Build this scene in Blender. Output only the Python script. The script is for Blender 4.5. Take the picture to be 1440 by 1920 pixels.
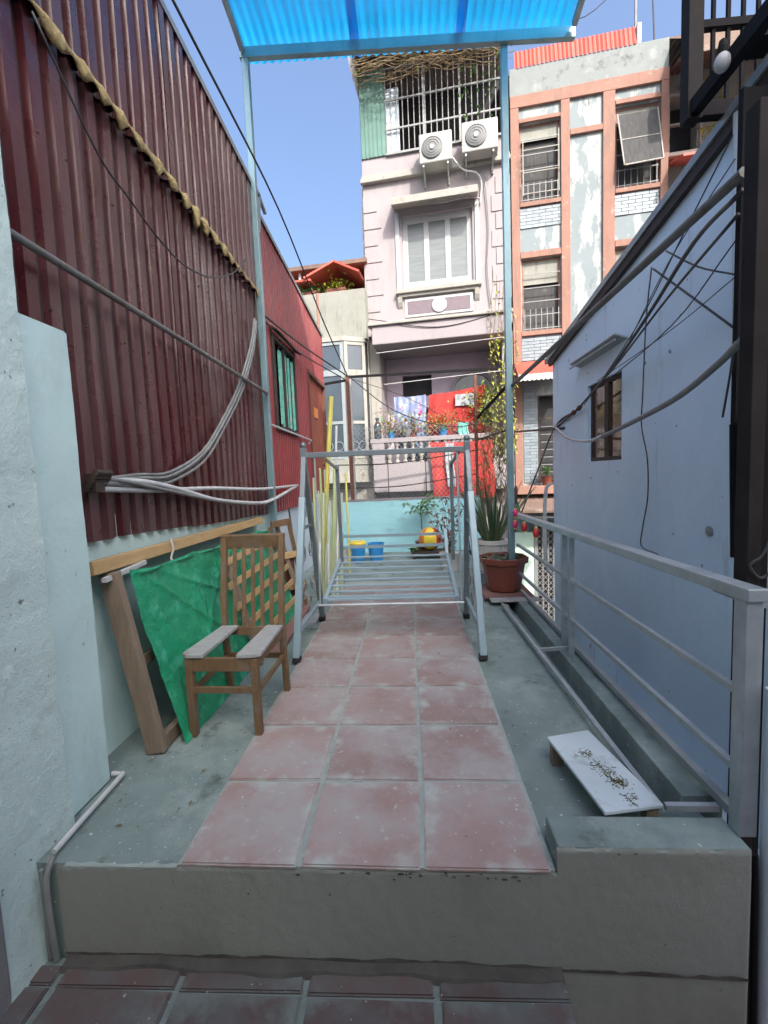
import bpy, bmesh, math, random
from mathutils import Vector, Matrix, noise as NZ0
random.seed(7)
R = math.radians
for o in list(bpy.data.objects): bpy.data.objects.remove(o)
S = bpy.context.scene
C = S.collection

# ------------------------------------------------------------ camera
cam = bpy.data.cameras.new('camera'); co = bpy.data.objects.new('camera', cam); C.objects.link(co)
PITCH, YAW, ROLL = .0842100, -.0621205, -.0401713
fw = Vector((math.sin(YAW)*math.cos(PITCH), math.cos(YAW)*math.cos(PITCH), -math.sin(PITCH)))
r0 = Vector((math.cos(YAW), -math.sin(YAW), 0)); u0 = r0.cross(fw)
rt = r0*math.cos(ROLL)+u0*math.sin(ROLL); up = -r0*math.sin(ROLL)+u0*math.cos(ROLL)
m = Matrix((rt, up, -fw)).transposed().to_4x4(); m.translation = (0, 0, 1.236)
co.matrix_world = m
cam.sensor_fit = 'VERTICAL'; cam.sensor_height = 36; cam.lens = 36*831.73/1920
cam.clip_start = .02; cam.clip_end = 2000
S.camera = co
S.render.resolution_x = 768; S.render.resolution_y = 1024

# ------------------------------------------------------------ sky and sun
SUNV = Vector((.22, -.5, .458)).normalized()          # towards the sun: behind the camera, a little right
W = bpy.data.worlds.new('World'); S.world = W; W.use_nodes = True
nt = W.node_tree; sky = nt.nodes.new('ShaderNodeTexSky'); sky.sky_type = 'NISHITA'; sky.sun_disc = False
sky.sun_elevation = math.asin(SUNV.z); sky.sun_rotation = math.atan2(SUNV.x, SUNV.y)
sky.air_density = 1.0; sky.dust_density = 9.0; sky.ozone_density = 4.5
bg = nt.nodes['Background']; bg.inputs[1].default_value = .15
nt.links.new(sky.outputs[0], bg.inputs[0])
sl = bpy.data.lights.new('sun', 'SUN'); sl.energy = 2.0; sl.angle = R(.5); sl.color = (1, .95, .87)
so = bpy.data.objects.new('sun', sl); C.objects.link(so)
so.rotation_euler = SUNV.to_track_quat('Z', 'Y').to_euler(); so.location = (3, -6, 14)
S.view_settings.view_transform = 'Standard'; S.view_settings.look = 'None'
S.view_settings.exposure = 1.52; S.view_settings.gamma = 1; S.view_settings.use_curve_mapping = False

# ------------------------------------------------------------ materials
def ramp(nt, fac, a, b):
    n = nt.nodes.new('ShaderNodeMapRange'); n.inputs[1].default_value = a; n.inputs[2].default_value = b
    nt.links.new(fac, n.inputs[0]); return n.outputs[0]
def mixc(nt, fac, a, b):
    n = nt.nodes.new('ShaderNodeMix'); n.data_type = 'RGBA'
    for i, v in ((0, fac), (6, a), (7, b)):
        if hasattr(v, 'links') or isinstance(v, bpy.types.NodeSocket): nt.links.new(v, n.inputs[i])
        elif i == 0: n.inputs[0].default_value = v
        else: n.inputs[i].default_value = (*v, 1)
    return n.outputs[2]
def noise(nt, co, scale, detail=5, rough=.6, st=(1, 1, 1)):
    mp = nt.nodes.new('ShaderNodeMapping'); mp.inputs[3].default_value = st; nt.links.new(co, mp.inputs[0])
    n = nt.nodes.new('ShaderNodeTexNoise'); n.inputs['Scale'].default_value = scale
    n.inputs['Detail'].default_value = detail; n.inputs['Roughness'].default_value = rough
    nt.links.new(mp.outputs[0], n.inputs[0]); return n.outputs[0]
MATS = {}
def mat(name, c1, c2=None, scale=4, rough=.7, metal=0, bump=0, bscale=80, stain=None, stsc=3, st=(.55, .7), ststretch=(1, 1, 1),
        specks=None, spsc=60, sp=(.68, .72), rand=0, coat=0, trans=0, stretch=(1, 1, 1), alpha=None, rvar=.0, spec=None, smear=None, fine=0, finesc=400, stain2=None, st2sc=8, st2=(.6, .7), st2stretch=(1, 1, 1)):
    m = bpy.data.materials.new(name); m.use_nodes = True; nt = m.node_tree; b = nt.nodes['Principled BSDF']
    geo = nt.nodes.new('ShaderNodeNewGeometry'); pos = geo.outputs['Position']
    if rand:
        oi = nt.nodes.new('ShaderNodeObjectInfo'); va = nt.nodes.new('ShaderNodeVectorMath'); va.operation = 'SCALE'
        cm = nt.nodes.new('ShaderNodeCombineXYZ'); nt.links.new(oi.outputs['Random'], cm.inputs[0]); nt.links.new(oi.outputs['Random'], cm.inputs[1])
        nt.links.new(cm.outputs[0], va.inputs[0]); va.inputs[3].default_value = 37
        ad = nt.nodes.new('ShaderNodeVectorMath'); nt.links.new(pos, ad.inputs[0]); nt.links.new(va.outputs[0], ad.inputs[1]); pos = ad.outputs[0]
    col = c1
    if c2: col = mixc(nt, ramp(nt, noise(nt, pos, scale, st=stretch), .3, .7), c1, c2)
    if rand:
        hs = nt.nodes.new('ShaderNodeHueSaturation'); r_ = ramp(nt, oi.outputs['Random'], 0, 1); r_.node.inputs[3].default_value = 1-rand; r_.node.inputs[4].default_value = 1+rand
        nt.links.new(r_, hs.inputs['Value'])
        if isinstance(col, tuple): hs.inputs['Color'].default_value = (*col, 1)
        else: nt.links.new(col, hs.inputs['Color'])
        col = hs.outputs[0]
    if stain: col = mixc(nt, ramp(nt, noise(nt, pos, stsc, 8, .65, ststretch), *st), col, stain)
    if stain2: col = mixc(nt, ramp(nt, noise(nt, pos, st2sc, 8, .65, st2stretch), *st2), col, stain2)
    if specks: col = mixc(nt, ramp(nt, noise(nt, pos, spsc, 2, .5), *sp), col, specks)
    if smear:      # cement rubbed over the rim of a tile
        tc = nt.nodes.new('ShaderNodeTexCoord'); sx = nt.nodes.new('ShaderNodeSeparateXYZ'); nt.links.new(tc.outputs['Object'], sx.inputs[0])
        ab = []
        for i in (0, 1):
            q = nt.nodes.new('ShaderNodeMath'); q.operation = 'ABSOLUTE'; nt.links.new(sx.outputs[i], q.inputs[0]); ab.append(q.outputs[0])
        mx_ = nt.nodes.new('ShaderNodeMath'); mx_.operation = 'MAXIMUM'; nt.links.new(ab[0], mx_.inputs[0]); nt.links.new(ab[1], mx_.inputs[1])
        nn = nt.nodes.new('ShaderNodeMath'); nn.operation = 'MULTIPLY_ADD'; nt.links.new(noise(nt, pos, 7, 6, .6), nn.inputs[0]); nn.inputs[1].default_value = .55; nt.links.new(mx_.outputs[0], nn.inputs[2])
        col = mixc(nt, ramp(nt, nn.outputs[0], .445, .545), col, smear)
    if isinstance(col, tuple): b.inputs['Base Color'].default_value = (*col, 1)
    else: nt.links.new(col, b.inputs['Base Color'])
    b.inputs['Roughness'].default_value = rough; b.inputs['Metallic'].default_value = metal
    if rvar:
        rr = ramp(nt, noise(nt, pos, scale*2), .3, .7); rr.node.inputs[3].default_value = max(0, rough-rvar); rr.node.inputs[4].default_value = min(1, rough+rvar); nt.links.new(rr, b.inputs['Roughness'])
    if coat: b.inputs['Coat Weight'].default_value = coat; b.inputs['Coat Roughness'].default_value = .25
    if spec is not None: b.inputs['Specular IOR Level'].default_value = spec
    if trans: b.inputs['Transmission Weight'].default_value = trans
    if alpha is not None: b.inputs['Alpha'].default_value = alpha
    if bump:
        bp = nt.nodes.new('ShaderNodeBump'); bp.inputs['Strength'].default_value = bump; bp.inputs['Distance'].default_value = .02
        nt.links.new(noise(nt, pos, bscale, 6, .65, stretch), bp.inputs['Height']); nt.links.new(bp.outputs[0], b.inputs['Normal'])
        if fine:
            b2 = nt.nodes.new('ShaderNodeBump'); b2.inputs['Strength'].default_value = fine; b2.inputs['Distance'].default_value = .004
            nt.links.new(noise(nt, pos, finesc, 3, .7), b2.inputs['Height']); nt.links.new(bp.outputs[0], b2.inputs['Normal']); nt.links.new(b2.outputs[0], b.inputs['Normal'])
    MATS[name] = m; return m

mat('plaster', (.56, .70, .66), (.49, .62, .585), 3, .88, bump=.45, bscale=20, fine=.45, finesc=160, stain=(.38, .45, .425), stsc=5, st=(.58, .74), stain2=(.62, .76, .72), st2sc=9, st2=(.6, .66), specks=(.22, .25, .24), spsc=35, sp=(.71, .74))
mat('plaster_smooth', (.53, .70, .675), (.48, .64, .62), 2, .85, bump=.25, bscale=18, fine=.25, stain=(.43, .555, .53), stsc=4, st=(.56, .74), ststretch=(1, 1, .4), specks=(.35, .41, .4), spsc=25, sp=(.71, .76))
mat('plaster_dark', (.20, .19, .2), (.26, .25, .25), 6, .9, bump=.4)
mat('concrete', (.225, .29, .272), (.145, .19, .177), 2.6, .88, bump=.5, bscale=34, fine=.6, finesc=300, stain=(.30, .365, .34), stsc=1.7, st=(.5, .66), stain2=(.09, .105, .095), st2sc=5, st2=(.58, .70), specks=(.5, .54, .52), spsc=55, sp=(.715, .735))
mat('riser', (.285, .295, .26), (.235, .25, .22), 1.3, .82, bump=.2, bscale=14, fine=.45, stain=(.20, .205, .17), stsc=2.2, st=(.52, .74), ststretch=(1, 1, .6), stain2=(.14, .135, .115), st2sc=9, st2=(.66, .76), st2stretch=(1, 1, .5), specks=(.11, .105, .09), spsc=26, sp=(.735, .76))
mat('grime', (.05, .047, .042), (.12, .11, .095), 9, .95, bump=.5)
mat('grout_shaded', (.21, .26, .245), (.15, .185, .175), 14, .9, bump=.5)  # darker copy of the grout, lower floor's shade put into its colour
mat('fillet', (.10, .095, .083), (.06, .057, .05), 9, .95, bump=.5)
mat('grout', (.37, .42, .39), (.29, .335, .31), 14, .9, bump=.6, bscale=60, fine=.5, stain=(.20, .21, .19), stsc=6, st=(.60, .72))
mat('tile', (.325, .235, .215), (.275, .19, .172), 4, .68, bump=.18, bscale=40, fine=.3, rand=.14, stain=(.345, .315, .305), stsc=2.6, st=(.42, .62), stain2=(.40, .405, .39), st2sc=22, st2=(.61, .69), specks=(.62, .62, .6), spsc=60, sp=(.735, .75), smear=(.385, .415, .39))
mat('tile_shaded', (.105, .070, .064), (.080, .057, .055), 4, .65, bump=.18, bscale=40, fine=.3, rand=.14, stain=(.11, .12, .115), stsc=4, st=(.45, .7), specks=(.4, .38, .35), spsc=45, sp=(.745, .76), smear=(.14, .165, .158))  # darker copy of the tile, lower floor's shade put into its colour
mat('maroon', (.082, .016, .019), (.055, .012, .016), 3, .32, bump=.06, bscale=9, stretch=(1, 1, .25), stain=(.14, .088, .088), stsc=1.5, ststretch=(1, 1.6, .3), st=(.44, .74), stain2=(.22, .19, .18), st2sc=9, st2=(.64, .74), st2stretch=(1, 1, .12), specks=(.10, .045, .03), spsc=14, sp=(.69, .72), rand=.22, rvar=.12)
mat('red_sheet', (.30, .030, .034), (.2, .024, .03), 3, .45, bump=.04, bscale=12, stain=(.36, .12, .1), stsc=2, ststretch=(1, 1, .3), st=(.55, .8), rand=.1)
mat('rust_door', (.30, .085, .045), (.24, .05, .035), 4, .7, bump=.15, stain=(.30, .14, .05), stsc=6, st=(.55, .7))
mat('ridge', (.33, .34, .33), (.24, .24, .24), 6, .5, metal=.4)
mat('foam', (.46, .36, .17), (.33, .235, .10), 16, .85, bump=.8, bscale=45, stain=(.2, .12, .05), stsc=9, st=(.56, .7))
mat('galv', (.50, .55, .57), (.40, .44, .46), 12, .42, metal=.55, bump=.03, stain=(.34, .35, .34), stsc=14, st=(.6, .8), rvar=.1)
mat('post_steel_cyan_lit', (.23, .36, .39), (.18, .29, .32), 5, .36, metal=.4, stain=(.13, .20, .225), stsc=5, st=(.55, .75), ststretch=(1, 1, .3))  # galvanised steel with the canopy's cyan light put into its colour
mat('galv_dull', (.36, .39, .39), (.28, .30, .30), 10, .5, metal=.35, stain=(.26, .22, .18), stsc=12, st=(.62, .8), bump=.05)
mat('silver_paint', (.19, .23, .25), (.15, .185, .205), 9, .4, metal=.35, bump=.03, rvar=.1)
mat('pale_blue_metal', (.30, .41, .46), (.25, .35, .40), 9, .38, metal=.2, stain=(.38, .42, .42), stsc=18, st=(.62, .75))
mat('black_steel', (.008, .008, .009), (.014, .012, .013), 8, .8, spec=.15)
mat('dark_brown', (.035, .025, .022), (.06, .04, .032), 10, .7, bump=.2)
mat('pipe_rusty', (.13, .125, .115), (.20, .20, .19), 8, .5, metal=.3, stain=(.12, .07, .045), stsc=10, st=(.55, .7))
mat('rust', (.17, .07, .045), (.09, .04, .03), 18, .85, bump=.3)
mat('column_brown', (.016, .013, .013), (.026, .021, .02), 9, .8, spec=.2, bump=.1)
mat('rubber', (.012, .012, .013), None, rough=.7)
mat('wood', (.185, .112, .054), (.125, .073, .036), 9, .6, bump=.25, bscale=40, stretch=(6, 6, 1), stain=(.17, .14, .105), stsc=9, st=(.5, .72), stain2=(.09, .055, .03), st2sc=16, st2=(.6, .7))
mat('wood_grey', (.37, .385, .38), (.28, .275, .26), 14, .75, bump=.25, stretch=(1, 6, 1), stain=(.20, .17, .14), stsc=12, st=(.58, .72))
mat('wood_raw', (.50, .35, .17), (.40, .26, .11), 6, .65, bump=.15, bscale=30, stretch=(6, 1, 6), stain=(.30, .19, .09), stsc=8, st=(.58, .75))
mat('wood_brown', (.24, .185, .13), (.17, .13, .09), 8, .7, bump=.2, bscale=40, stretch=(6, 6, 1))
mat('string', (.55, .52, .48), None, rough=.9)
mat('cable', (.03, .03, .034), (.05, .05, .05), 10, .5)
mat('cable_grey', (.22, .23, .22), (.15, .155, .15), 10, .55)
mat('cable_pale', (.55, .56, .55), (.42, .43, .42), 12, .55)
mat('lilac', (.68, .83, .93), (.63, .785, .90), 1.1, .5, bump=.3, bscale=9, fine=.35, finesc=120, spec=.6, stain=(.57, .71, .83), stsc=.9, st=(.46, .70), ststretch=(1, 1, .5), stain2=(.46, .56, .64), st2sc=4, st2=(.60, .72), st2stretch=(1, 1.6, .22), specks=(.22, .25, .29), spsc=11, sp=(.73, .75))
mat('wall_white_blue', (.55, .62, .68), (.48, .55, .6), 3, .8, bump=.1)
mat('teal_wall', (.30, .60, .66), (.35, .65, .70), 2, .8, bump=.25, bscale=9, stretch=(1, 1, 5), stain=(.24, .47, .52), stsc=4, st=(.56, .75))
mat('pink', (.31, .278, .283), (.285, .252, .258), 2, .8, bump=.06, stain=(.23, .20, .21), stsc=1.5, st=(.55, .8), ststretch=(2.5, 2.5, .4), stain2=(.18, .155, .145), st2sc=5, st2=(.66, .8), st2stretch=(3, 3, .5))
mat('lilac_dark', (.50, .43, .50), (.44, .37, .45), 3, .8)
mat('joint', (.42, .34, .38), None, rough=.9)
mat('cream', (.32, .305, .275), (.27, .26, .23), 4, .8, bump=.15, bscale=30, stain=(.20, .19, .165), stsc=4, st=(.55, .75), ststretch=(2, 2, .4), stain2=(.13, .10, .055), st2sc=3.5, st2=(.60, .70), st2stretch=(1.5, 1.5, 1))
mat('white_paint', (.42, .42, .42), (.38, .38, .39), 5, .5)
mat('granite', (.17, .125, .145), (.11, .085, .10), 40, .5)
mat('concrete_old', (.28, .28, .245), (.22, .22, .19), 2.5, .9, bump=.2, stain=(.15, .15, .13), stsc=3, st=(.52, .75), ststretch=(2.5, 2.5, .5))
mat('parapet_old', (.225, .245, .24), (.18, .2, .195), 3, .9, bump=.2, stain=(.095, .105, .10), stsc=4.5, st=(.56, .7), stain2=(.29, .31, .30), st2sc=3, st2=(.55, .7))
mat('peeling', (.20, .235, .245), (.18, .215, .225), 2, .85, stain=(.33, .35, .335), stsc=2.6, st=(.48, .53), ststretch=(1.6, 1.6, .55), stain2=(.13, .155, .155), st2sc=6, st2=(.62, .7), st2stretch=(1, 1, .5))
mat('orange_trim', (.285, .155, .115), (.25, .13, .097), 3, .85, bump=.15, bscale=30, stain=(.19, .12, .095), stsc=4, st=(.50, .72), ststretch=(2, 2, .5), stain2=(.31, .25, .22), st2sc=8, st2=(.61, .68))
mat('glazed_brick', (.24, .28, .305), (.19, .23, .255), 6, .5, rand=.16, stain=(.14, .16, .17), stsc=5, st=(.58, .75))
mat('brick_joint', (.17, .18, .2), None, rough=.9)
mat('glass', (.10, .12, .13), (.06, .07, .08), 1.2, .08, spec=.7)
mat('glass_blind', (.17, .19, .185), (.12, .135, .135), 2.5, .25, stretch=(1, 1, 9), spec=.6)
mat('frame_grey', (.27, .30, .31), (.22, .25, .26), 5, .6)
mat('glass_blue', (.055, .075, .095), (.035, .05, .065), 1.5, .1, spec=.7)
mat('amber_glass', (.16, .07, .03), (.08, .035, .02), 3, .06, spec=.9)
mat('dark_inside', (.022, .022, .024), (.04, .04, .042), 4, .9)
mat('mesh_screen', (.045, .045, .045), (.075, .075, .075), 7, .95, stretch=(4, 4, .5), stain=(.10, .10, .095), stsc=5, st=(.6, .7))
mat('white_bars', (.26, .265, .26), (.20, .20, .20), 10, .5)
mat('green_sheet', (.10, .20, .165), (.07, .15, .125), 4, .55, rand=.1)
mat('tin_red', (.50, .085, .055), (.42, .06, .04), 4, .6)
mat('tin_brown', (.17, .11, .08), (.11, .075, .06), 5, .8, stain=(.25, .2, .16), stsc=4, st=(.55, .7))
mat('tin_white', (.60, .60, .58), (.45, .44, .42), 8, .7)
mat('ac_white', (.33, .33, .305), (.29, .285, .26), 4, .5, stain=(.29, .26, .21), stsc=5, st=(.62, .8))
mat('ac_ring', (.2, .2, .2), None, rough=.6)
mat('ac_grille', (.13, .135, .135), None, rough=.6)
mat('terracotta', (.19, .055, .035), (.15, .042, .028), 6, .4, bump=.03)
mat('soil', (.06, .05, .04), (.13, .11, .085), 25, .95, bump=.6)
mat('pot_white', (.55, .55, .52), (.47, .47, .44), 5, .5)
mat('leaf_green', (.06, .14, .03), (.10, .20, .045), 20, .5, rand=.2)
mat('leaf_dark', (.035, .075, .03), (.06, .10, .045), 14, .4)
mat('leaf_snake', (.025, .05, .022), (.12, .15, .07), 30, .4, stretch=(.5, .5, 3))
mat('leaf_yellow', (.28, .25, .03), (.20, .26, .03), 20, .5)
mat('leaf_orange', (.34, .14, .035), (.30, .20, .04), 20, .5)
mat('leaf_red', (.28, .06, .06), (.14, .08, .06), 20, .5)
mat('stem', (.14, .10, .06), (.22, .17, .11), 20, .85)
mat('dry_twig', (.20, .14, .075), (.12, .085, .045), 15, .9)
mat('cloth_red', (.42, .040, .032), (.35, .03, .028), 5, .9, bump=.2, bscale=30)
mat('cloth_floral', (.24, .30, .42), (.16, .19, .36), 6, .9, stain=(.36, .38, .42), stsc=7, st=(.52, .56), stain2=(.38, .05, .20), st2sc=5.5, st2=(.60, .62))
mat('cloth_teal', (.15, .48, .42), None, rough=.9)
mat('paper', (.36, .37, .38), (.29, .31, .33), 30, .8)
mat('curtain', (.05, .30, .22), (.20, .50, .40), 14, .8, stain=(.36, .30, .28), stsc=16, st=(.56, .64))
mat('bamboo_yellow', (.62, .58, .14), (.52, .48, .10), 6, .5)
mat('pole_pale', (.55, .58, .46), (.44, .50, .36), 7, .6, stretch=(1, 1, .3))
mat('pole_green', (.34, .44, .20), (.42, .50, .26), 7, .6)
mat('pole_white', (.68, .70, .70), (.6, .62, .62), 7, .5)
mat('plastic_blue', (.03, .26, .58), (.025, .21, .5), 4, .35)
mat('plastic_yellow', (.72, .55, .05), None, rough=.4)
mat('plastic_red', (.55, .03, .035), (.45, .02, .03), 5, .4)
mat('plastic_pink', (.5, .03, .13), None, rough=.4)
mat('plastic_orange', (.62, .20, .03), None, rough=.4)
mat('marble', (.55, .63, .66), (.47, .55, .58), 5, .35, bump=.08, stain=(.33, .38, .38), stsc=8, st=(.55, .75), stain2=(.16, .15, .07), st2sc=9, st2=(.66, .74))
mat('moss', (.16, .15, .05), (.08, .08, .03), 40, .95, bump=.6)
mat('board_red', (.24, .13, .11), (.18, .09, .08), 6, .8)
mat('street', (.10, .10, .10), (.14, .14, .135), 2, .9, bump=.2)
mat('pale_green', (.50, .66, .56), (.45, .60, .50), 3, .8)
mat('red_floor', (.30, .14, .12), (.24, .11, .10), 4, .7)

def sheet_mat(name, col, t_mix):
    m = bpy.data.materials.new(name); m.use_nodes = True; nt = m.node_tree; nt.nodes.clear()
    out = nt.nodes.new('ShaderNodeOutputMaterial'); tr = nt.nodes.new('ShaderNodeBsdfTranslucent'); tp = nt.nodes.new('ShaderNodeBsdfTransparent')
    gl = nt.nodes.new('ShaderNodeBsdfGlossy'); df = nt.nodes.new('ShaderNodeBsdfDiffuse'); gl.inputs['Roughness'].default_value = .3
    geo = nt.nodes.new('ShaderNodeNewGeometry')
    c = mixc(nt, ramp(nt, noise(nt, geo.outputs['Position'], 2.5, st=(3, .4, 1)), .35, .7), col, tuple(v*.72 for v in col))
    for n in (tr, df): nt.links.new(c, n.inputs[0])
    tp.inputs[0].default_value = (*[min(1, v*1.15+.02) for v in col], 1); gl.inputs[0].default_value = (.8, .8, .8, 1)
    def mx(f, a, b):
        n = nt.nodes.new('ShaderNodeMixShader'); n.inputs[0].default_value = f; nt.links.new(a.outputs[0], n.inputs[1]); nt.links.new(b.outputs[0], n.inputs[2]); return n
    a = mx(.2, tr, df); b = mx(t_mix, a, tp); d = mx(.10, b, gl); nt.links.new(d.outputs[0], out.inputs[0]); MATS[name] = m
sheet_mat('blue_sheet', (.012, .34, .66), .16)
mat('tarp', (.018, .33, .16), (.013, .26, .125), 3, .26, bump=1.0, bscale=17, fine=.8, finesc=48, stain=(.06, .42, .25), stsc=7, st=(.54, .64), stain2=(.10, .36, .24), st2sc=18, st2=(.63, .70), stretch=(1, 1, .8), spec=.6)

# ------------------------------------------------------------ mesh helpers
OFF = {}
class MB:
    def __init__(s): s.v = []; s.f = []
    def add(s, vs, fs):
        n = len(s.v); s.v += [tuple(v) for v in vs]; s.f += [tuple(i+n for i in f) for f in fs]; return s
    def box(s, x0, x1, y0, y1, z0, z1):
        return s.add([(x0,y0,z0),(x1,y0,z0),(x1,y1,z0),(x0,y1,z0),(x0,y0,z1),(x1,y0,z1),(x1,y1,z1),(x0,y1,z1)],
                     [(3,2,1,0),(4,5,6,7),(0,1,5,4),(1,2,6,5),(2,3,7,6),(3,0,4,7)])
    def bar(s, p, q, w, h, side=None):
        p, q = Vector(p), Vector(q); d = (q-p).normalized()
        sd = Vector(side) if side else (Vector((0,0,1)).cross(d) if abs(d.z) < .95 else Vector((1,0,0)))
        sd = (sd-d*sd.dot(d)).normalized(); u = d.cross(sd)
        vs = [b+sd*w*i/2+u*h*j/2 for b in (p, q) for i, j in ((-1,-1),(1,-1),(1,1),(-1,1))]
        return s.add(vs, [(3,2,1,0),(4,5,6,7),(0,1,5,4),(1,2,6,5),(2,3,7,6),(3,0,4,7)])
    def tube(s, pts, r, n=8, r2=None):
        pts = [Vector(p) for p in pts]; k = len(pts); vs = []; fs = []; u = None
        for i, p in enumerate(pts):
            d = (pts[min(i+1,k-1)]-pts[max(i-1,0)]).normalized()
            if u is None: u = d.orthogonal().normalized()
            u = (u-d*u.dot(d)).normalized(); w = d.cross(u)
            rr = r if r2 is None else r+(r2-r)*i/max(1,k-1)
            vs += [p+(u*math.cos(a)+w*math.sin(a))*rr for a in [2*math.pi*j/n for j in range(n)]]
        for i in range(k-1):
            for j in range(n): fs.append((i*n+j, i*n+(j+1)%n, (i+1)*n+(j+1)%n, (i+1)*n+j))
        fs.append(tuple(range(n-1,-1,-1))); fs.append(tuple((k-1)*n+j for j in range(n)))
        return s.add(vs, fs)
    def lathe(s, prof, c, n=20, sx=1, sy=1, rot=0):
        vs = []; fs = []
        for r, z in prof: vs += [(c[0]+r*sx*math.cos(2*math.pi*j/n+rot), c[1]+r*sy*math.sin(2*math.pi*j/n+rot), c[2]+z) for j in range(n)]
        k = len(prof)
        for i in range(k-1):
            for j in range(n): fs.append((i*n+j, i*n+(j+1)%n, (i+1)*n+(j+1)%n, (i+1)*n+j))
        fs.append(tuple(range(n-1,-1,-1))); fs.append(tuple((k-1)*n+j for j in range(n)))
        return s.add(vs, fs)
    def prism(s, poly, axis, a, b):
        n = len(poly); mk = {'x': lambda p, t: (t, p[0], p[1]), 'y': lambda p, t: (p[0], t, p[1]), 'z': lambda p, t: (p[0], p[1], t)}[axis]
        return s.add([mk(p, a) for p in poly]+[mk(p, b) for p in poly],
                     [tuple(range(n-1,-1,-1)), tuple(range(n,2*n))]+[(i,(i+1)%n,n+(i+1)%n,n+i) for i in range(n)])
    def ball(s, c, r, n=14, k=9, sx=1, sy=1, sz=1):
        return s.lathe([(max(.001,r*math.sin(math.pi*i/k)), -r*sz*math.cos(math.pi*i/k)) for i in range(k+1)], c, n, sx, sy)
    def leaf(s, p, d, L, w, droop=.25, up=None):
        p = Vector(p); d = Vector(d).normalized(); sd = d.cross(Vector(up) if up else Vector((0,0,1)))
        if sd.length < .05: sd = Vector((1,0,0))
        sd.normalize(); nn = sd.cross(d)
        a = p; m = p+d*L*.45; e = p+d*L-Vector((0,0,L*droop))
        return s.add([a, m+sd*w/2+nn*w*.15, e, m-sd*w/2+nn*w*.15, m], [(0,1,4),(1,2,4),(2,3,4),(3,0,4)])
def finish(me, smooth):
    bm = bmesh.new(); bm.from_mesh(me); bmesh.ops.recalc_face_normals(bm, faces=bm.faces); bm.to_mesh(me); bm.free()
    if smooth:
        for p in me.polygons: p.use_smooth = True
        if smooth is not True: pass
def build(mb, name, mt, parent=None, smooth=False, bev=0, loc=None, label=None, kind=None, recalc=True):
    off = OFF[parent.name] if parent else (loc or (0,0,0))
    me = bpy.data.meshes.new(name)
    me.from_pydata([(v[0]-off[0], v[1]-off[1], v[2]-off[2]) for v in mb.v], [], mb.f)
    if recalc: finish(me, smooth)
    elif smooth:
        for p in me.polygons: p.use_smooth = True
    me.materials.append(MATS[mt]); o = bpy.data.objects.new(name, me); C.objects.link(o)
    if parent: o.parent = parent; OFF[o.name] = off
    else: o.location = off; OFF[o.name] = off
    if bev:
        b = o.modifiers.new('bevel', 'BEVEL'); b.width = bev; b.segments = 2; b.limit_method = 'ANGLE'; b.angle_limit = R(40)
    if smooth == 'edges':
        for p in me.polygons: p.use_smooth = True
        sm = o.modifiers.new('split', 'EDGE_SPLIT'); sm.split_angle = R(40)
    if label: o['label'] = label
    if kind: o['kind'] = kind
    return o
def tag(o, label, cat, group=None):
    o['label'] = label; o['category'] = cat
    if group: o['group'] = group
    return o
def thing(name, label, cat, loc=(0,0,0), rz=0, group=None, off=None):
    o = bpy.data.objects.new(name, None); C.objects.link(o); o.location = loc; o.rotation_euler = (0,0,rz); o.empty_display_size = .1
    OFF[o.name] = tuple(off if off is not None else loc); return tag(o, label, cat, group)
def solo(mb, name, mt, label, cat, group=None, **k):
    n = len(mb.v); loc = (sum(v[0] for v in mb.v)/n, sum(v[1] for v in mb.v)/n, min(v[2] for v in mb.v))
    return tag(build(mb, name, mt, loc=k.pop('loc', loc), **k), label, cat, group)
def struct(mb, name, mt, **k):
    o = build(mb, name, mt, **k); o['kind'] = 'structure'; return o
def curve(pts, n=6):
    P = [Vector(p) for p in pts]; P = [P[0]*2-P[1]]+P+[P[-1]*2-P[-2]]; out = []
    for i in range(1, len(P)-2):
        a, b, c, d = P[i-1:i+3]
        for k in range(n):
            t = k/n; out.append(.5*((2*b)+(c-a)*t+(2*a-5*b+4*c-d)*t*t+(3*b-a-3*c+d)*t**3))
    out.append(P[-2]); return out
def clone(o, name, parent):
    c = o.copy(); c.name = name; C.objects.link(c); c.parent = parent; return c
def U(a, b): return random.uniform(a, b)

# ============================================================ THE SETTING
struct(MB().box(-60, 60, -40, 300, -2.6, -2.4), 'ground', 'street')
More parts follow.
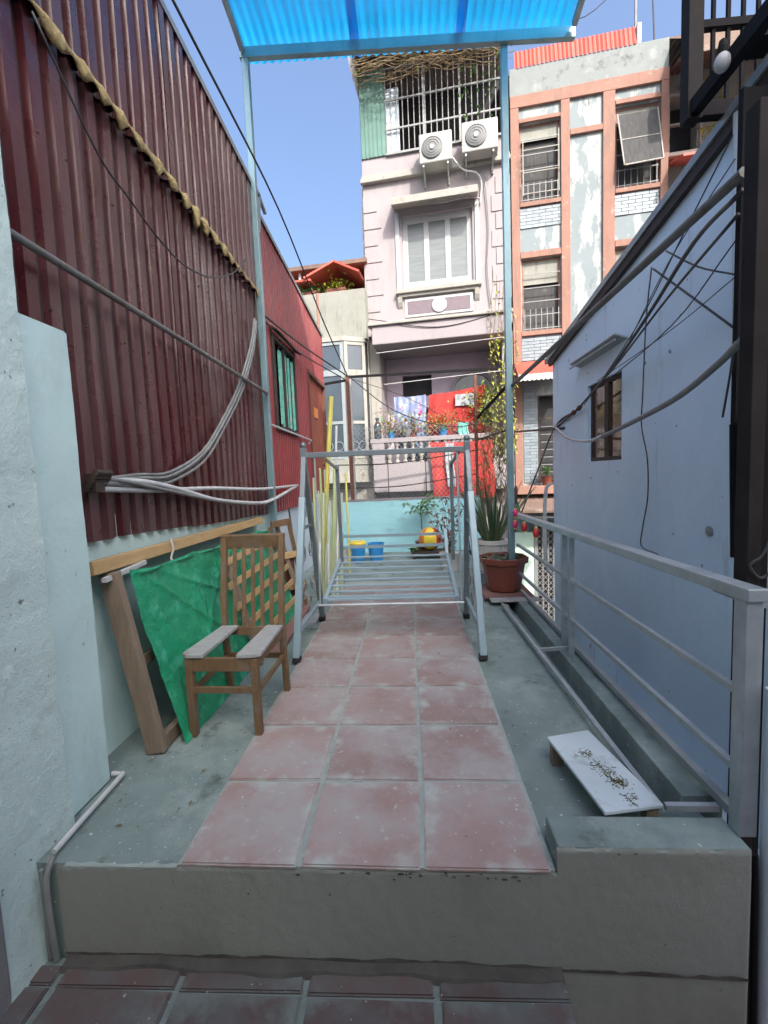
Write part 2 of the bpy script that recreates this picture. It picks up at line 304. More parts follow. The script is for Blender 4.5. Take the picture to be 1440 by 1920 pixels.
# terrace slab, with a gutter and a kerb ledge along its right side
prof = [(-1.45,-2.39),(1.09,-2.39),(1.09,.03),(.945,.03),(.935,-.10),(.865,-.10),(.86,-.012),(-1.45,-.012)]
ter = struct(MB().prism(prof, 'y', 1.58, 7.05), 'terrace_floor', 'concrete', bev=.004)
struct(MB().prism([(-1.45,-2.39),(.99,-2.39),(.99,-.012),(-1.45,-.012)], 'y', 1.308, 1.58), 'terrace_edge', 'concrete')
struct(MB().box(1.1, 1.69, 1.6, 4.6, -2.39, -.72), 'bounce_slab', 'wall_white_blue')  # hidden pale slab added to bounce light up the lilac wall
def cast_face(mb, x0, x1, z0, z1, nx, nz, seed, erode=.010):
    vs = []
    for i in range(nx+1):
        for j in range(nz+1):
            x, z = x0+(x1-x0)*i/nx, z0+(z1-z0)*j/nz
            y = 1.297+.0022*NZ0.noise((x*2.2, z*3, 1))+.0008*NZ0.noise((x*25, z*25, seed))
            e = max(0, 1-(z1-z)/.012); ex = 1-(x1-x)/.010 if seed > 1 else 0
            n_ = .35+max(0, NZ0.noise((x*9, seed, 0)))*1.4+max(0, NZ0.noise((x*31, seed, 2)))
            zz = z-(erode*.7*e*max(0, NZ0.noise((x*13, seed, 5))-.05)*1.5)
            vs.append((x, y+erode*n_*e*e+.006*max(0, ex)**2, zz))
    mb.add(vs, [(i*(nz+1)+j,(i+1)*(nz+1)+j,(i+1)*(nz+1)+j+1,i*(nz+1)+j+1) for i in range(nx) for j in range(nz)])
    return mb
rm = cast_face(MB(), -1.215, .415, -.34, -.010, 260, 40, 1, .006); cast_face(rm, .41, .985, -.62, .070, 110, 80, 2, .012)
rm.box(-1.215, .41, 1.300, 1.309, -.34, -.02); rm.box(.425, .982, 1.3105, 1.3165, -.62, .055); rm.add([(-1.215,1.297,-.34),(-1.215,1.31,-.34),(-1.215,1.31,-.012),(-1.215,1.297,-.012)], [(0,1,2,3)])
rm.add([(.985,1.303,-.62),(.985,1.31,-.62),(.985,1.31,.06),(.985,1.303,.06)], [(0,1,2,3)]).add([(.41,1.299,-.02),(.41,1.31,-.02),(.41,1.31,.06),(.41,1.302,.06)], [(0,1,2,3)])
riser = struct(rm, 'step_riser', 'riser', recalc=False, smooth='edges')
struct(MB().prism([(.41,-.011),(.415,.072),(.985,.07),(.985,-.011)], 'y', 1.303, 1.43), 'kerb_block', 'concrete', bev=.006)
struct(MB().box(-1.6, .42, -4, 1.297, -2.38, -.347), 'lower_floor', 'grout_shaded')
struct(MB().box(.421, 2.2, -4, 1.297, -2.38, -.63), 'sunken_floor', 'red_floor')
# cement lip along the foot of the step
lip = MB()
for i in range(24):
    a, b = -1.2+i*1.62/24, -1.2+(i+1)*1.62/24
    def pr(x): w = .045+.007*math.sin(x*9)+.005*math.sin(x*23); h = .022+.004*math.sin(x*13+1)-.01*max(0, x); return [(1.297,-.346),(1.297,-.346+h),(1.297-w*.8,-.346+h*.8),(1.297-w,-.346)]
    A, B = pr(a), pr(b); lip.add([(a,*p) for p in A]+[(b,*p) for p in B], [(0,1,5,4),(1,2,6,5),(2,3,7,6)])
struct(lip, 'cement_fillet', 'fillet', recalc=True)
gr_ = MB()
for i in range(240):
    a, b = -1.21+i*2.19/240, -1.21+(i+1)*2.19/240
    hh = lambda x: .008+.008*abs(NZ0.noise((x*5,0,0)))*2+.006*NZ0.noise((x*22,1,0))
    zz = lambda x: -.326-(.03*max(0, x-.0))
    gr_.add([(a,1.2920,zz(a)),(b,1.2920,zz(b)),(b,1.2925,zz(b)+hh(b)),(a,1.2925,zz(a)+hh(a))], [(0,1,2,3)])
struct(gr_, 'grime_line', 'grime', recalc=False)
ck = MB()
for i in range(26):
    x = random.gauss(.0,.22); z = -.013-abs(random.gauss(0,.012)); r_ = U(.0015,.005); k6 = U(1,3)
    ck.add([(x+r_*k6*U(.7,1.2)*math.cos(t), 1.2925, z+r_*U(.6,1.2)*math.sin(t)) for t in [k*.7854 for k in range(8)]], [tuple(range(8))])
struct(ck, 'riser_chips', 'grime', recalc=False)
ed = MB()
for i in range(70):
    x = -1.19+.385*i/70; w_ = .012+.012*abs(NZ0.noise((x*14,0,0))); ed.add([(x,1.296,-.0105),(x+.0057,1.296,-.0105),(x+.0057,1.296+w_,-.0112),(x,1.296+w_,-.0112),(x,1.2955,-.03*abs(NZ0.noise((x*20,3,0)))-.014),(x+.0057,1.2955,-.03*abs(NZ0.noise((x*20+.11,3,0)))-.014)], [(0,1,2,3),(4,5,1,0)])
struct(ed, 'chipped_edge', 'grout', recalc=False)
# red floor tiles, each with its own edges
def tile_mesh(w, d, t, seed, mt):
    rnd = random.Random(seed); bm = bmesh.new()
    j = lambda: rnd.uniform(-.004, .004)
    vs = [bm.verts.new(p) for p in ((-w/2+j(),-d/2+j(),t),(w/2+j(),-d/2+j(),t),(w/2+j(),d/2+j(),t),(-w/2+j(),d/2+j(),t))]
    f = bm.faces.new(vs); r = bmesh.ops.extrude_face_region(bm, geom=[f])
    bmesh.ops.translate(bm, vec=(0,0,-t), verts=[v for v in r['geom'] if isinstance(v, bmesh.types.BMVert)])
    bmesh.ops.recalc_face_normals(bm, faces=bm.faces)
    bmesh.ops.bevel(bm, geom=[e for e in bm.edges if sum(v.co.z for v in e.verts) > t*1.5], offset=.005, segments=2, affect='EDGES')
    me = bpy.data.meshes.new('tile'); bm.to_mesh(me); bm.free(); me.materials.append(MATS[mt]); return me
path = struct(MB().box(-.80, .405, 1.3, 5.08, -.0125, -.003), 'tiled_path', 'grout')
tm = [tile_mesh(.386, .386, .011, i, 'tile') for i in range(5)]
for r_ in range(9):
    for c_ in range(3):
        o = bpy.data.objects.new('tile', tm[(r_*3+c_*2) % 5]); C.objects.link(o); o.parent = path
        o.location = (-.602+.4*c_, 1.489+.40*r_, -.007+U(-.0012,.0012)); o.rotation_euler = (U(-.003,.003), U(-.003,.003), U(-.006,.006)+(math.pi/2)*0)
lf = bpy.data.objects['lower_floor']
td = [tile_mesh(.384, .384, .011, 20+i, 'tile_shaded') for i in range(4)]
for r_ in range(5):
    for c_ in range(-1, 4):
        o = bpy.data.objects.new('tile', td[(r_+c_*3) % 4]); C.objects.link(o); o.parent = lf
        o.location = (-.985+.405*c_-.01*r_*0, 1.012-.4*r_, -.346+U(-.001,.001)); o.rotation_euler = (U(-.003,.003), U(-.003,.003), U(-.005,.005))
thinm = tile_mesh(.384, .06, .009, 31, 'tile_shaded')
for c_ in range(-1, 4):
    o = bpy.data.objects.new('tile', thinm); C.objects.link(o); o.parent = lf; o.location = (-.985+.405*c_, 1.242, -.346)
# loose grit and plaster crumbs on the floors
g = MB()
for i in range(420):
    a = random.random()
    if a < .55: x, y, z = U(-1.2,-.8), U(1.32,2.6), -.011
    elif a < .75: x, y, z = U(.42,.85), U(1.45,3.4), -.011
    elif a < .9: x, y, z = U(-.8,.4), U(1.32,4.2), .004
    else: x, y, z = U(-1.2,.4), U(.95,1.25), -.335
    q = U(.0015,.005)*(1.6 if random.random() < .08 else 1); t = U(0,3)
    g.add([(x+q*math.cos(t),y+q*math.sin(t),z),(x+q*math.cos(t+2.1),y+q*math.sin(t+2.1),z),(x+q*.8*math.cos(t+4),y+q*.8*math.sin(t+4),z),(x,y,z+q*.8)], [(0,1,3),(1,2,3),(2,0,3),(2,1,0)])
o = build(g, 'floor_grit', 'white_paint'); o['kind'] = 'stuff'; tag(o, 'pale plaster crumbs scattered over the floor', 'grit')

lt = MB()
for i in range(46):
    a = random.random()
    if a < .4: x, y, z = U(-1.25,-.82), U(1.35,2.5), -.0095
    elif a < .8: x, y, z = U(.42,.84), U(1.5,4.0), -.0095
    else: x, y, z = U(-.8,.4), U(1.4,4.0), .0055
    t = U(0,6.28); L = U(.012,.03); lt.leaf((x,y,z+.002), (math.cos(t),math.sin(t),U(0,.25)), L, L*.45, .05)
o = build(lt, 'leaf_litter', 'dry_twig', recalc=False); o['kind'] = 'stuff'; tag(o, 'small dry leaves scattered over the terrace floor', 'leaves')
# ---- the house the photographer stands in: side wall and stub pillar on the left, unseen shading wall and roof added behind
hs = thing('house', 'rough pale plaster wall and stub pillar at the left edge', 'house', (-1.4,0,-.35))
w = MB()
ny, nz = 40, 60
def gridwall(mb, x, ya, yb, za, zb, ny, nz, amp, flare=0):
    base = len(mb.v); rnd = random.Random(3); 
    from mathutils import noise as N
    vs = []
    for i in range(ny+1):
        for j in range(nz+1):
            y, z = ya+(yb-ya)*i/ny, za+(zb-za)*j/nz
            n = N.noise((y*5, z*5, 1.3))*amp+N.noise((y*17, z*17, 4))*amp*.45
            vs.append((x+n+flare*max(0, .35-z)**2, y, z))
    mb.add(vs, [(i*(nz+1)+j, (i+1)*(nz+1)+j, (i+1)*(nz+1)+j+1, i*(nz+1)+j+1) for i in range(ny) for j in range(nz)])
gridwall(w, -1.30, -.5, 1.475, -.345, 2.7, 70, 110, .006, .05)
w.box(-1.6, -1.33, -4, 1.474, -.345, 2.7)
build(w, 'side_wall', 'plaster', hs, smooth='edges', recalc=True)
p = MB(); gridwall(p, -1.312, 1.476, 1.70, .0, 1.83, 10, 60, .003)
p.box(-1.6, -1.32, 1.475, 1.702, -.01, 1.838)
build(p, 'pillar', 'plaster_smooth', hs, smooth='edges')
build(MB().box(-1.6, -1.276, -.5, 1.165, -.345, .20), 'skirting', 'plaster_dark', hs, bev=.01)
build(MB().box(-1.6, 2.0, -4.2, -4, -.345, 3.3), 'shading_back_wall', 'plaster', hs)  # unseen wall added behind the camera to darken the step face
build(MB().box(-1.6, 2.0, -4.2, -1.2, 2.7, 2.85), 'shading_porch_roof', 'plaster_smooth', hs)  # unseen roof added behind the camera to darken the step face
build(MB().box(1.75, 2.0, -4, .6, -.6, 2.7), 'return_wall', 'wall_white_blue', hs)
nb = thing('shade_tower', 'unseen tower block added behind the camera to shade the terrace', 'tower', (8,-17,-2.4))  # unseen block, added and sized only to keep sun off the terrace
build(MB().box(4.6, 11.6, -20, -14, -2.4, 21.5), 'wall', 'wall_white_blue', nb)
build(MB().box(4.5, 11.7, -20.1, -13.9, 21.5, 21.65), 'roof_slab', 'concrete_old', nb)
for fl in range(8):
    for k in range(3): build(MB().box(5.3+k*2.2, 6.7+k*2.2, -14.01, -13.97, -1+fl*2.8, .5+fl*2.8), 'window', 'glass', nb)
# drain pipes at the pillar foot
w = MB().tube(curve([(-1.245,1.325,.012),(-1.252,1.5,.014),(-1.262,1.70,.014),(-1.272,1.713,.014),(-1.31,1.716,.014)], 4), .010, 8)
solo(w, 'drain_pipe', 'cable_pale', 'thin white pipe lying along the foot of the pillar', 'pipe', smooth='edges')
w = MB().tube(curve([(-1.24,1.318,.005),(-1.243,1.285,-.05),(-1.24,1.28,-.18),(-1.235,1.282,-.335)], 4), .010, 8)
w.tube([(-1.262,1.29,-.02),(-1.26,1.285,-.335)], .007, 6)
solo(w, 'drain_pipe', 'cable_grey', 'grey pipe running down the left end of the step', 'pipe', smooth='edges')

# ============================================================ CORRUGATED SHEDS ON THE LEFT
def corr(ya, yb, x, zb, zt, pitch=.11, dep=.044, holes=()):
    """ribbed sheet in the plane x, from ya to yb; zb, zt are functions of y"""
    mb = MB(); pts = []
    y = ya
    while y < yb-1e-4:
        for dy, dx in ((0,0),(.057,0),(.068,1),(.096,1)):
            if y+dy*pitch/.11 <= yb+1e-6: pts.append((y+dy*pitch/.11, x-dx*dep))
        y += pitch
    pts.append((yb, x))
    for (y0, x0), (y1, x1) in zip(pts, pts[1:]):
        cuts = [(zb(y0), zb(y1), zt(y0), zt(y1))]
        for h in holes:
            if y0 >= h[0]-1e-6 and y1 <= h[1]+1e-6: cuts = [(zb(y0), zb(y1), h[2], h[2]), (h[3], h[3], zt(y0), zt(y1))]
        for a, b, c, d in cuts:
            nr = 9; vs = []
            for q in range(nr+1):
                t = q/nr; z0, z1 = a+(c-a)*t, b+(d-b)*t
                dn = lambda y, z: .009*NZ0.noise((y*1.3, z*1.1, x*7))+.004*NZ0.noise((y*5, z*3, 2))
                vs += [(x0+dn(y0,z0), y0+.003*NZ0.noise((y0*2,z0*2,5)), z0), (x1+dn(y1,z1), y1+.003*NZ0.noise((y1*2,z1*2,5)), z1)]
            mb.add(vs, [(2*q,2*q+1,2*q+3,2*q+2) for q in range(nr)])
    return mb
sh = thing('corrugated_shed', 'tall maroon corrugated sheet wall nearest the camera on the left', 'shed', (-1.6,3,0))
build(MB().box(-1.9, -1.44, 1.705, 4.36, -.01, 1.1), 'base_wall', 'plaster_smooth', sh)
zb = lambda y: 1.068-.041*y; zt = lambda y: 3.16-.03*(y-1.8)
zt2 = lambda y: 4.25-.065*y
for i in range(4):
    a, b = 1.2+i*.77, min(1.2+(i+1)*.77+.03, 4.33)
    def zb_i(y, i=i): return zb(y)+.006*math.sin(i*2.1)
    o = build(corr(a, b, -1.405-.006*(i % 2), zb_i, zt), 'sheet', 'maroon', sh, recalc=False)
for i in range(4):
    a, b = 1.2+i*.77, min(1.2+(i+1)*.77+.03, 4.33)
    build(corr(a, b, -1.368-.006*(i % 2), lambda y: zt(y)-.09, lambda y: zt2(y)), 'sheet', 'maroon', sh, recalc=False)
build(MB().box(-1.9, -1.432, 1.2, 4.33, 1.1, 3.9), 'inner_wall', 'dark_brown', sh)
build(MB().add([(-1.36,1.2,zt2(1.2)-.03),(-1.36,4.36,zt2(4.36)-.03),(-1.36,4.36,zt2(4.36)+.02),(-1.36,1.2,zt2(1.2)+.02),(-1.8,1.2,zt2(1.2)+.06),(-1.8,4.36,zt2(4.36)+.06)], [(0,1,2,3),(3,2,5,4)]), 'ridge_cap', 'ridge', sh, recalc=False)
# screws
sc = MB()
for zz in (1.25, 1.95, 2.6):
    for k in range(14):
        y = 1.72+k*.22+U(-.05,.05); zz += U(-.02,.02)
        sc.lathe([(.006,-.001),(.006,.003),(.003,.006)], (0,0,0), 6); n = len(sc.v)-18
        sc.v[n:] = [(-1.403+v[2], y+v[0], zz+v[1]) for v in sc.v[n:]]
o = build(sc, 'screws', 'dark_brown', sh, kind='stuff')
# foam bead along the lap
fm = MB(); from mathutils import noise as NZ
rows = 520; vs = []
for i in range(rows+1):
    y = 1.25+(4.28-1.25)*i/rows
    f = .5+.5*math.sin(y*2*math.pi/.15+4.5*NZ.noise((y*2.3,0,0)))
    f *= .75+.6*NZ.noise((y*3.1, 5, 0))
    n1 = NZ.noise((y*9, 3, 0)); rr = .007+.019*f+.010*n1
    if y > 3.55: rr *= .55+.4*max(0, NZ.noise((y*4, 9, 0))+.3)
    rr = max(.005, rr); zc = zt(y)-.095-.012*f+.012*NZ.noise((y*5,7,0))
    for j in range(10):
        t = 2*math.pi*j/10; q = rr*(1+.5*NZ.noise((math.cos(t)*1.5+y*14, math.sin(t)*1.5, 2))+.35*NZ.noise((math.cos(t)*3+y*38, math.sin(t)*3, 5)))
        vs.append((-1.362+q*.8*math.cos(t), y, zc+q*1.6*math.sin(t)-(.03*f*f if math.sin(t) < -.5 else 0)))
fm.add(vs, [(i*10+j, i*10+(j+1)%10, (i+1)*10+(j+1)%10, (i+1)*10+j) for i in range(rows) for j in range(10)])
build(fm, 'foam_seam', 'foam', sh, smooth=True, label='lumpy yellow foam sealing the lap between the sheets')

sf = thing('corrugated_shed', 'red corrugated shed with curtained window and rusty door, beyond the left post', 'shed', (-1.6,6,0))
build(MB().box(-1.9, -1.44, 4.37, 7.6, -.01, .98), 'base_wall', 'wall_white_blue', sf)
z2b = lambda y: .915-.006*y; z2t = lambda y: 4.2-.078*y
hw = (4.73, 5.61, 1.80, 2.74); hd = (6.38, 7.56, .98, 2.72)
def corr2(a, b): return corr(a, b, -1.405, z2b, z2t, .088, .02, [hw, hd])
for a, b, lo_, hi_ in ((4.37,4.73,None,None),(4.73,5.61,None,1.8),(4.73,5.61,2.74,None),(5.61,6.38,None,None),(6.38,7.56,2.72,None),(7.56,7.62,None,None)):
    build(corr(a, b, -1.405, (lambda y, v=lo_: v) if lo_ else z2b, (lambda y, v=hi_: v) if hi_ else z2t, .088, .024), 'sheet', 'red_sheet', sf, recalc=False)
build(MB().box(-1.9, -1.62, 4.37, 7.6, .98, 3.6), 'inner_wall', 'dark_inside', sf)
build(MB().add([(-1.39,4.37,z2t(4.37)-.03),(-1.39,7.66,z2t(7.66)-.03),(-1.39,7.66,z2t(7.66)+.02),(-1.39,4.37,z2t(4.37)+.02),(-1.8,4.37,z2t(4.37)+.05),(-1.8,7.66,z2t(7.66)+.05)], [(0,1,2,3),(3,2,5,4)]), 'ridge_cap', 'ridge', sf, recalc=False)
win = build(MB().box(-1.43,-1.39,4.71,4.75,1.78,2.76).box(-1.43,-1.39,5.59,5.63,1.78,2.76).box(-1.43,-1.39,4.75,5.59,2.72,2.76).box(-1.43,-1.385,4.70,5.64,1.76,1.80).box(-1.43,-1.40,5.155,5.185,1.8,2.72), 'window', 'dark_brown', sf)
cv = MB(); n = 60
for k, (ya, yb) in enumerate(((4.98,5.58),)):
    vs = []
    for i in range(n+1):
        y = ya+(yb-ya)*i/n
        for z in (1.84, 2.66): vs.append((-1.425+.018*math.sin(i*1.05)+.01*math.sin(i*.37), y, z+.02*math.sin(i*.8)*(z < 2)))
    cv.add(vs, [(2*i,2*i+2,2*i+3,2*i+1) for i in range(n)])
build(cv, 'curtain', 'curtain', win, smooth=True, recalc=False)
for y in (4.85, 5.0, 5.3, 5.45): build(MB().tube([(-1.415,y,1.8),(-1.415,y,2.72)], .006, 6), 'bar', 'dark_brown', win)
build(MB().bar((-1.36,4.66,2.80),(-1.36,5.70,2.80), .09, .012, (1,0,-.6)), 'window_hood', 'dark_brown', sf)
dr = build(MB().box(-1.47,-1.44,6.38,7.56,.98,2.72), 'door', 'rust_door', sf)
build(MB().box(-1.445,-1.42,6.80,7.05,2.15,2.30), 'notice', 'plastic_orange', dr)
build(MB().box(-1.445,-1.39,6.36,6.40,.95,2.75).box(-1.445,-1.39,7.54,7.58,.95,2.75).box(-1.445,-1.385,6.34,7.6,2.72,2.77), 'door_frame', 'rust', dr)
w = MB().bar((-1.38,4.43,3.62),(-1.38,4.50,4.02), .03, .03); w.bar((-1.38,4.34,4.04),(-1.38,4.68,3.93), .03, .03)
solo(w, 'wire_bracket', 'galv_dull', 'small steel T bracket standing on the eave behind the left post', 'bracket')
solo(MB().tube([(-1.45,7.64,4.3),(-1.46,7.64,2.1),(-1.46,7.64,.9)], .022, 8), 'down_pipe', 'orange_trim', 'pale pink rain pipe at the far corner of the red shed', 'pipe', smooth='edges')
solo(MB().tube([(-1.36,4.30,1.775),(-1.36,6.18,1.75)], .012, 8).tube([(-1.36,6.18,1.75),(-1.40,6.18,1.70)], .012, 6), 'wall_pipe', 'cable_pale', 'thin white pipe fixed below the shed window', 'pipe', smooth='edges')

# ============================================================ CANOPY WITH POSTS
cn = thing('canopy', 'translucent blue corrugated canopy on tall galvanised posts', 'canopy', (.05,4.2,0))
def post(x, y, z0, z1, w=.058, pn='post'): return build(MB().box(x-w/2,x+w/2,y-w/2,y+w/2,z0,z1), pn, 'post_steel_cyan_lit', cn, bev=.004)
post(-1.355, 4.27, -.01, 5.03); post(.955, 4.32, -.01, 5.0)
build(MB().bar((-1.40,4.26,5.06),(1.56,4.29,4.985), .05, .09), 'front_beam', 'post_steel_cyan_lit', cn, bev=.003)
for x, z in ((-1.365,5.07),(1.53,5.0)): build(MB().bar((x,4.22,z),(x,3.15,z+.15), .04, .05), 'side_rafter', 'galv_dull', cn)
for y in (3.2,): build(MB().bar((-1.36,y,5.10+(4.26-y)*.14),(1.53,y,5.02+(4.26-y)*.14), .04, .04), 'purlin', 'galv_dull', cn)
def sheet(x0, x1, dz):
    vs = []; n = int((x1-x0)/.0095); ys = [4.44, 4.0, 3.6, 3.15]
    for i in range(n+1):
        x = x0+(x1-x0)*i/n
        for y in ys: vs.append((x, y, 5.155-.026*(x+1.4)+(4.26-y)*.14+.009*math.sin(2*math.pi*x/.076)+dz))
    mb = MB(); mb.add(vs, [(i*4+j, (i+1)*4+j, (i+1)*4+j+1, i*4+j+1) for i in range(n) for j in range(3)]); return mb
for k, (a, b) in enumerate(((-1.40,-.32),(-.40,.62),(.54,1.56))): build(sheet(a, b, .004*k), 'sheet', 'blue_sheet', cn, smooth=True, recalc=False)
solo(MB().tube([(-1.333,1.44,2.11),(-1.335,4.235,2.055)], .015, 10), 'brace_pipe', 'pipe_rusty', 'galvanised pipe running along the maroon wall to the left post', 'pipe', smooth='edges')
solo(MB().tube([(1.12,1.60,2.17),(.985,4.30,2.02)], .018, 10), 'brace_pipe', 'pipe_rusty', 'galvanised pipe running along the lilac wall to the right post', 'pipe', smooth='edges')

# ============================================================ LILAC HOUSE ON THE RIGHT
lh = thing('lilac_house', 'plain lilac blue wall with one small window and sloping roof edge', 'house', (2.9,3.4,-2.4))
XW = 1.70
hole = (3.70, 4.38, 1.28, 1.985)
top = lambda y: 3.33-.155*y+.0
ys = [1.2, hole[0], hole[1], 5.40]
w = MB()
for a, b in zip(ys, ys[1:]):
    segs = [(-2.4, None)] if (a, b) != hole[:2] else [(-2.4, hole[2]), (hole[3], None)]
    for z0, z1 in segs: w.add([(XW,a,z0),(XW,b,z0),(XW,b,z1 if z1 else top(b)),(XW,a,z1 if z1 else top(a))], [(0,1,2,3)])
w.add([(XW,5.40,-2.4),(3.9,5.40,-2.4),(3.9,5.40,top(5.4)),(XW,5.40,top(5.4))], [(0,1,2,3)])
for (ya, yb, za, zb_) in ((hole[0],hole[1],hole[2],hole[2]),(hole[0],hole[1],hole[3],hole[3]),(hole[0],hole[0],hole[2],hole[3]),(hole[1],hole[1],hole[2],hole[3])):
    w.add([(XW,ya,za),(XW+.12,ya,za),(XW+.12,yb,zb_),(XW,yb,zb_)], [(0,1,2,3)])
build(w, 'wall', 'lilac', lh, recalc=False)
wn = build(MB().box(XW+.03,XW+.07,3.70,3.735,1.28,1.985).box(XW+.03,XW+.07,4.345,4.38,1.28,1.985).box(XW+.03,XW+.07,3.735,4.345,1.28,1.315).box(XW+.03,XW+.07,3.735,4.345,1.95,1.985).box(XW+.025,XW+.075,4.00,4.075,1.315,1.95), 'window', 'dark_brown', lh)
build(MB().box(XW+.045,XW+.05,3.735,4.0,1.315,1.95), 'pane', 'amber_glass', wn); build(MB().box(XW+.045,XW+.05,4.075,4.345,1.315,1.95), 'pane', 'amber_glass', wn)
build(MB().box(XW+.13,XW+.9,3.5,4.6,1.1,2.1), 'room_inside', 'dark_inside', lh)
build(MB().bar((XW-.045,3.60,2.22),(XW-.045,4.56,2.22), .012, .12, (.35,0,1)).tube([(XW-.1,3.6,2.195),(XW-.1,4.56,2.195)], .008, 6), 'window_hood', 'galv_dull', lh)
rf = MB().add([(XW-.05,1.2,top(1.2)+.0),(XW-.05,5.55,top(5.55)+.0),(XW-.05,5.55,top(5.55)+.05),(XW-.05,1.2,top(1.2)+.05),(4,1.2,top(1.2)+.15),(4,5.55,top(5.55)+.15)], [(0,1,2,3),(3,2,5,4)])
rf.add([(XW-.05,1.2,top(1.2)),(XW+.02,1.2,top(1.2)-.0),(XW+.02,5.55,top(5.55)),(XW-.05,5.55,top(5.55))], [(0,1,2,3)])
build(rf, 'roof', 'galv_dull', lh, recalc=False)
build(MB().bar((XW-.02,1.2,top(1.2)-.035),(XW-.02,5.45,top(5.45)-.035), .035, .06), 'fascia', 'dark_brown', lh)
solo(MB().tube([(1.66,2.43,2.93),(1.66,2.385,1.42)], .018, 8), 'conduit', 'wall_white_blue', 'pale blue conduit on the lilac wall above the black pipe', 'pipe', smooth='edges')
solo(MB().tube([(1.655,2.385,1.42),(1.655,2.355,.74)], .024, 8), 'rain_pipe', 'black_steel', 'short black pipe hanging on the lilac wall by the black column', 'pipe', smooth='edges')
w = MB().lathe([(.012,0),(.028,.004),(.03,.012),(.004,.016)], (0,0,0), 10); w.v = [(1.70-v[2], 2.62+v[0], .84+v[1]) for v in w.v]
solo(w, 'wall_plug', 'galv_dull', 'small round plug set in the lilac wall', 'plug')
w = MB().tube(curve([(1.66,5.42,1.05),(1.62,5.44,.95),(1.60,5.44,.5),(1.62,5.42,.05),(1.68,5.38,-.05)], 5), .022, 8)
solo(w, 'rain_pipe', 'cable_pale', 'white bent rain pipe at the far corner of the lilac wall', 'pipe', smooth='edges')

# ============================================================ RAILING AND GUTTER FRAME
rl = thing('railing', 'galvanised steel railing along the right side of the terrace', 'railing', (1.0,2.9,.03))
XR = 1.005
build(MB().box(XR-.026,XR+.026,1.345,1.397,.071,.83), 'post', 'galv', rl, bev=.004)
build(MB().bar((XR,1.335,.838),(XR,4.29,.80), .06, .04), 'top_rail', 'galv', rl, bev=.004)
for z0, z1 in ((.515,.515),(.26,.25)): build(MB().bar((XR,1.405,z0),(XR,4.29,z1), .022, .024), 'rail', 'galv', rl, bev=.002)
build(MB().bar((XR+.03,1.405,.075),(XR+.03,4.3,.06), .03, .03), 'bottom_rail', 'galv_dull', rl, bev=.002)
for y in (2.86, 2.99): build(MB().box(XR-.017,XR+.017,y-.017,y+.017,.03,.79), 'post', 'galv', rl, bev=.002)
gf = thing('gutter_frame', 'thin steel frame lying over the gutter by the railing', 'frame', (.85,2.6,.0))
build(MB().bar((.825,1.50,.045),(.785,3.95,.035), .022, .024), 'long_bar', 'galv', gf, bev=.002)
build(MB().bar((.845,1.505,.045),(1.02,1.505,.045), .02, .022), 'cross_bar', 'galv', gf)
build(MB().bar((.81,2.90,.04),(1.04,2.93,.04), .02, .022), 'cross_bar', 'galv', gf)
for y in (1.6, 3.9): build(MB().box(.80,.835,y,y+.05,-.012,.033), 'foot', 'galv_dull', gf)
bd = MB(); q = [(.545,1.845),(.735,1.895),(.812,1.455),(.605,1.42)]
bd.add([(x,y,.092) for x, y in q]+[(x,y,.078) for x, y in q], [(0,1,2,3),(7,6,5,4),(0,4,5,1),(1,5,6,2),(2,6,7,3),(3,7,4,0)])
wp = thing('stone_plank', 'pale marble plank propped beside the gutter, debris on top', 'plank', (.67,1.65,-.01))
build(bd, 'slab', 'marble', wp, bev=.003)
build(MB().box(.553,.60,1.80,1.835,-.012,.078), 'support_block', 'wood_brown', wp); build(MB().box(.76,.80,1.46,1.5,-.012,.078), 'support_block', 'wood_brown', wp)
d = MB()
cl = [(.668+.05*k/5+U(-.03,.03), 1.70-.17*k/5+U(-.03,.03)) for k in range(7)]
for i in range(520):
    cx, cy = random.choice(cl); x, y = cx+random.gauss(0,.014), cy+random.gauss(0,.014); q = U(.0012,.004); t = U(0,6)
    if i % 9 == 0: d.tube([(x,y,.0935),(x+.018*math.cos(t),y+.018*math.sin(t),.095)], .0009, 4)
    else: d.add([(x+q*math.cos(t),y+q*math.sin(t),.0925),(x+q*math.cos(t+2),y+q*math.sin(t+2),.0925),(x+q*math.cos(t+4),y+q*math.sin(t+4),.0925),(x,y,.0925+q*.5)], [(0,1,3),(1,2,3),(2,0,3)])
o = solo(d, 'plant_debris', 'moss', 'dry brown moss crumbs lying on the marble plank', 'debris'); o['kind'] = 'stuff'

# black steel column, balcony and panel at the right edge
col = thing('steel_column', 'black steel column rising from the end of the railing', 'column', (1.10,1.5,-.4))
build(MB().box(1.068,1.112,1.47,1.53,-2.3,2.30), 'upright', 'column_brown', col, bev=.003)
build(MB().box(1.113,1.135,1.475,1.53,-2.3,2.30), 'flange', 'black_steel', col)
build(MB().box(1.05,1.15,1.40,1.6,.78,.80), 'bracket_plate', 'galv_dull', col)
pn = thing('black_panel', 'black sheet panel hanging behind the steel column', 'panel', (1.35,1.7,1.35))
build(MB().box(1.24,2.1,1.78,1.80,1.40,2.56), 'sheet', 'black_steel', pn)
build(MB().box(1.232,1.24,1.775,1.80,1.38,2.56), 'edge_strip', 'black_steel', pn); build(MB().box(1.24,2.1,1.77,1.81,1.375,1.40), 'bottom_strip', 'black_steel', pn)
bal = thing('balcony', 'black steel balcony cage overhanging at the upper right corner', 'balcony', (2.0,2.0,3.0))
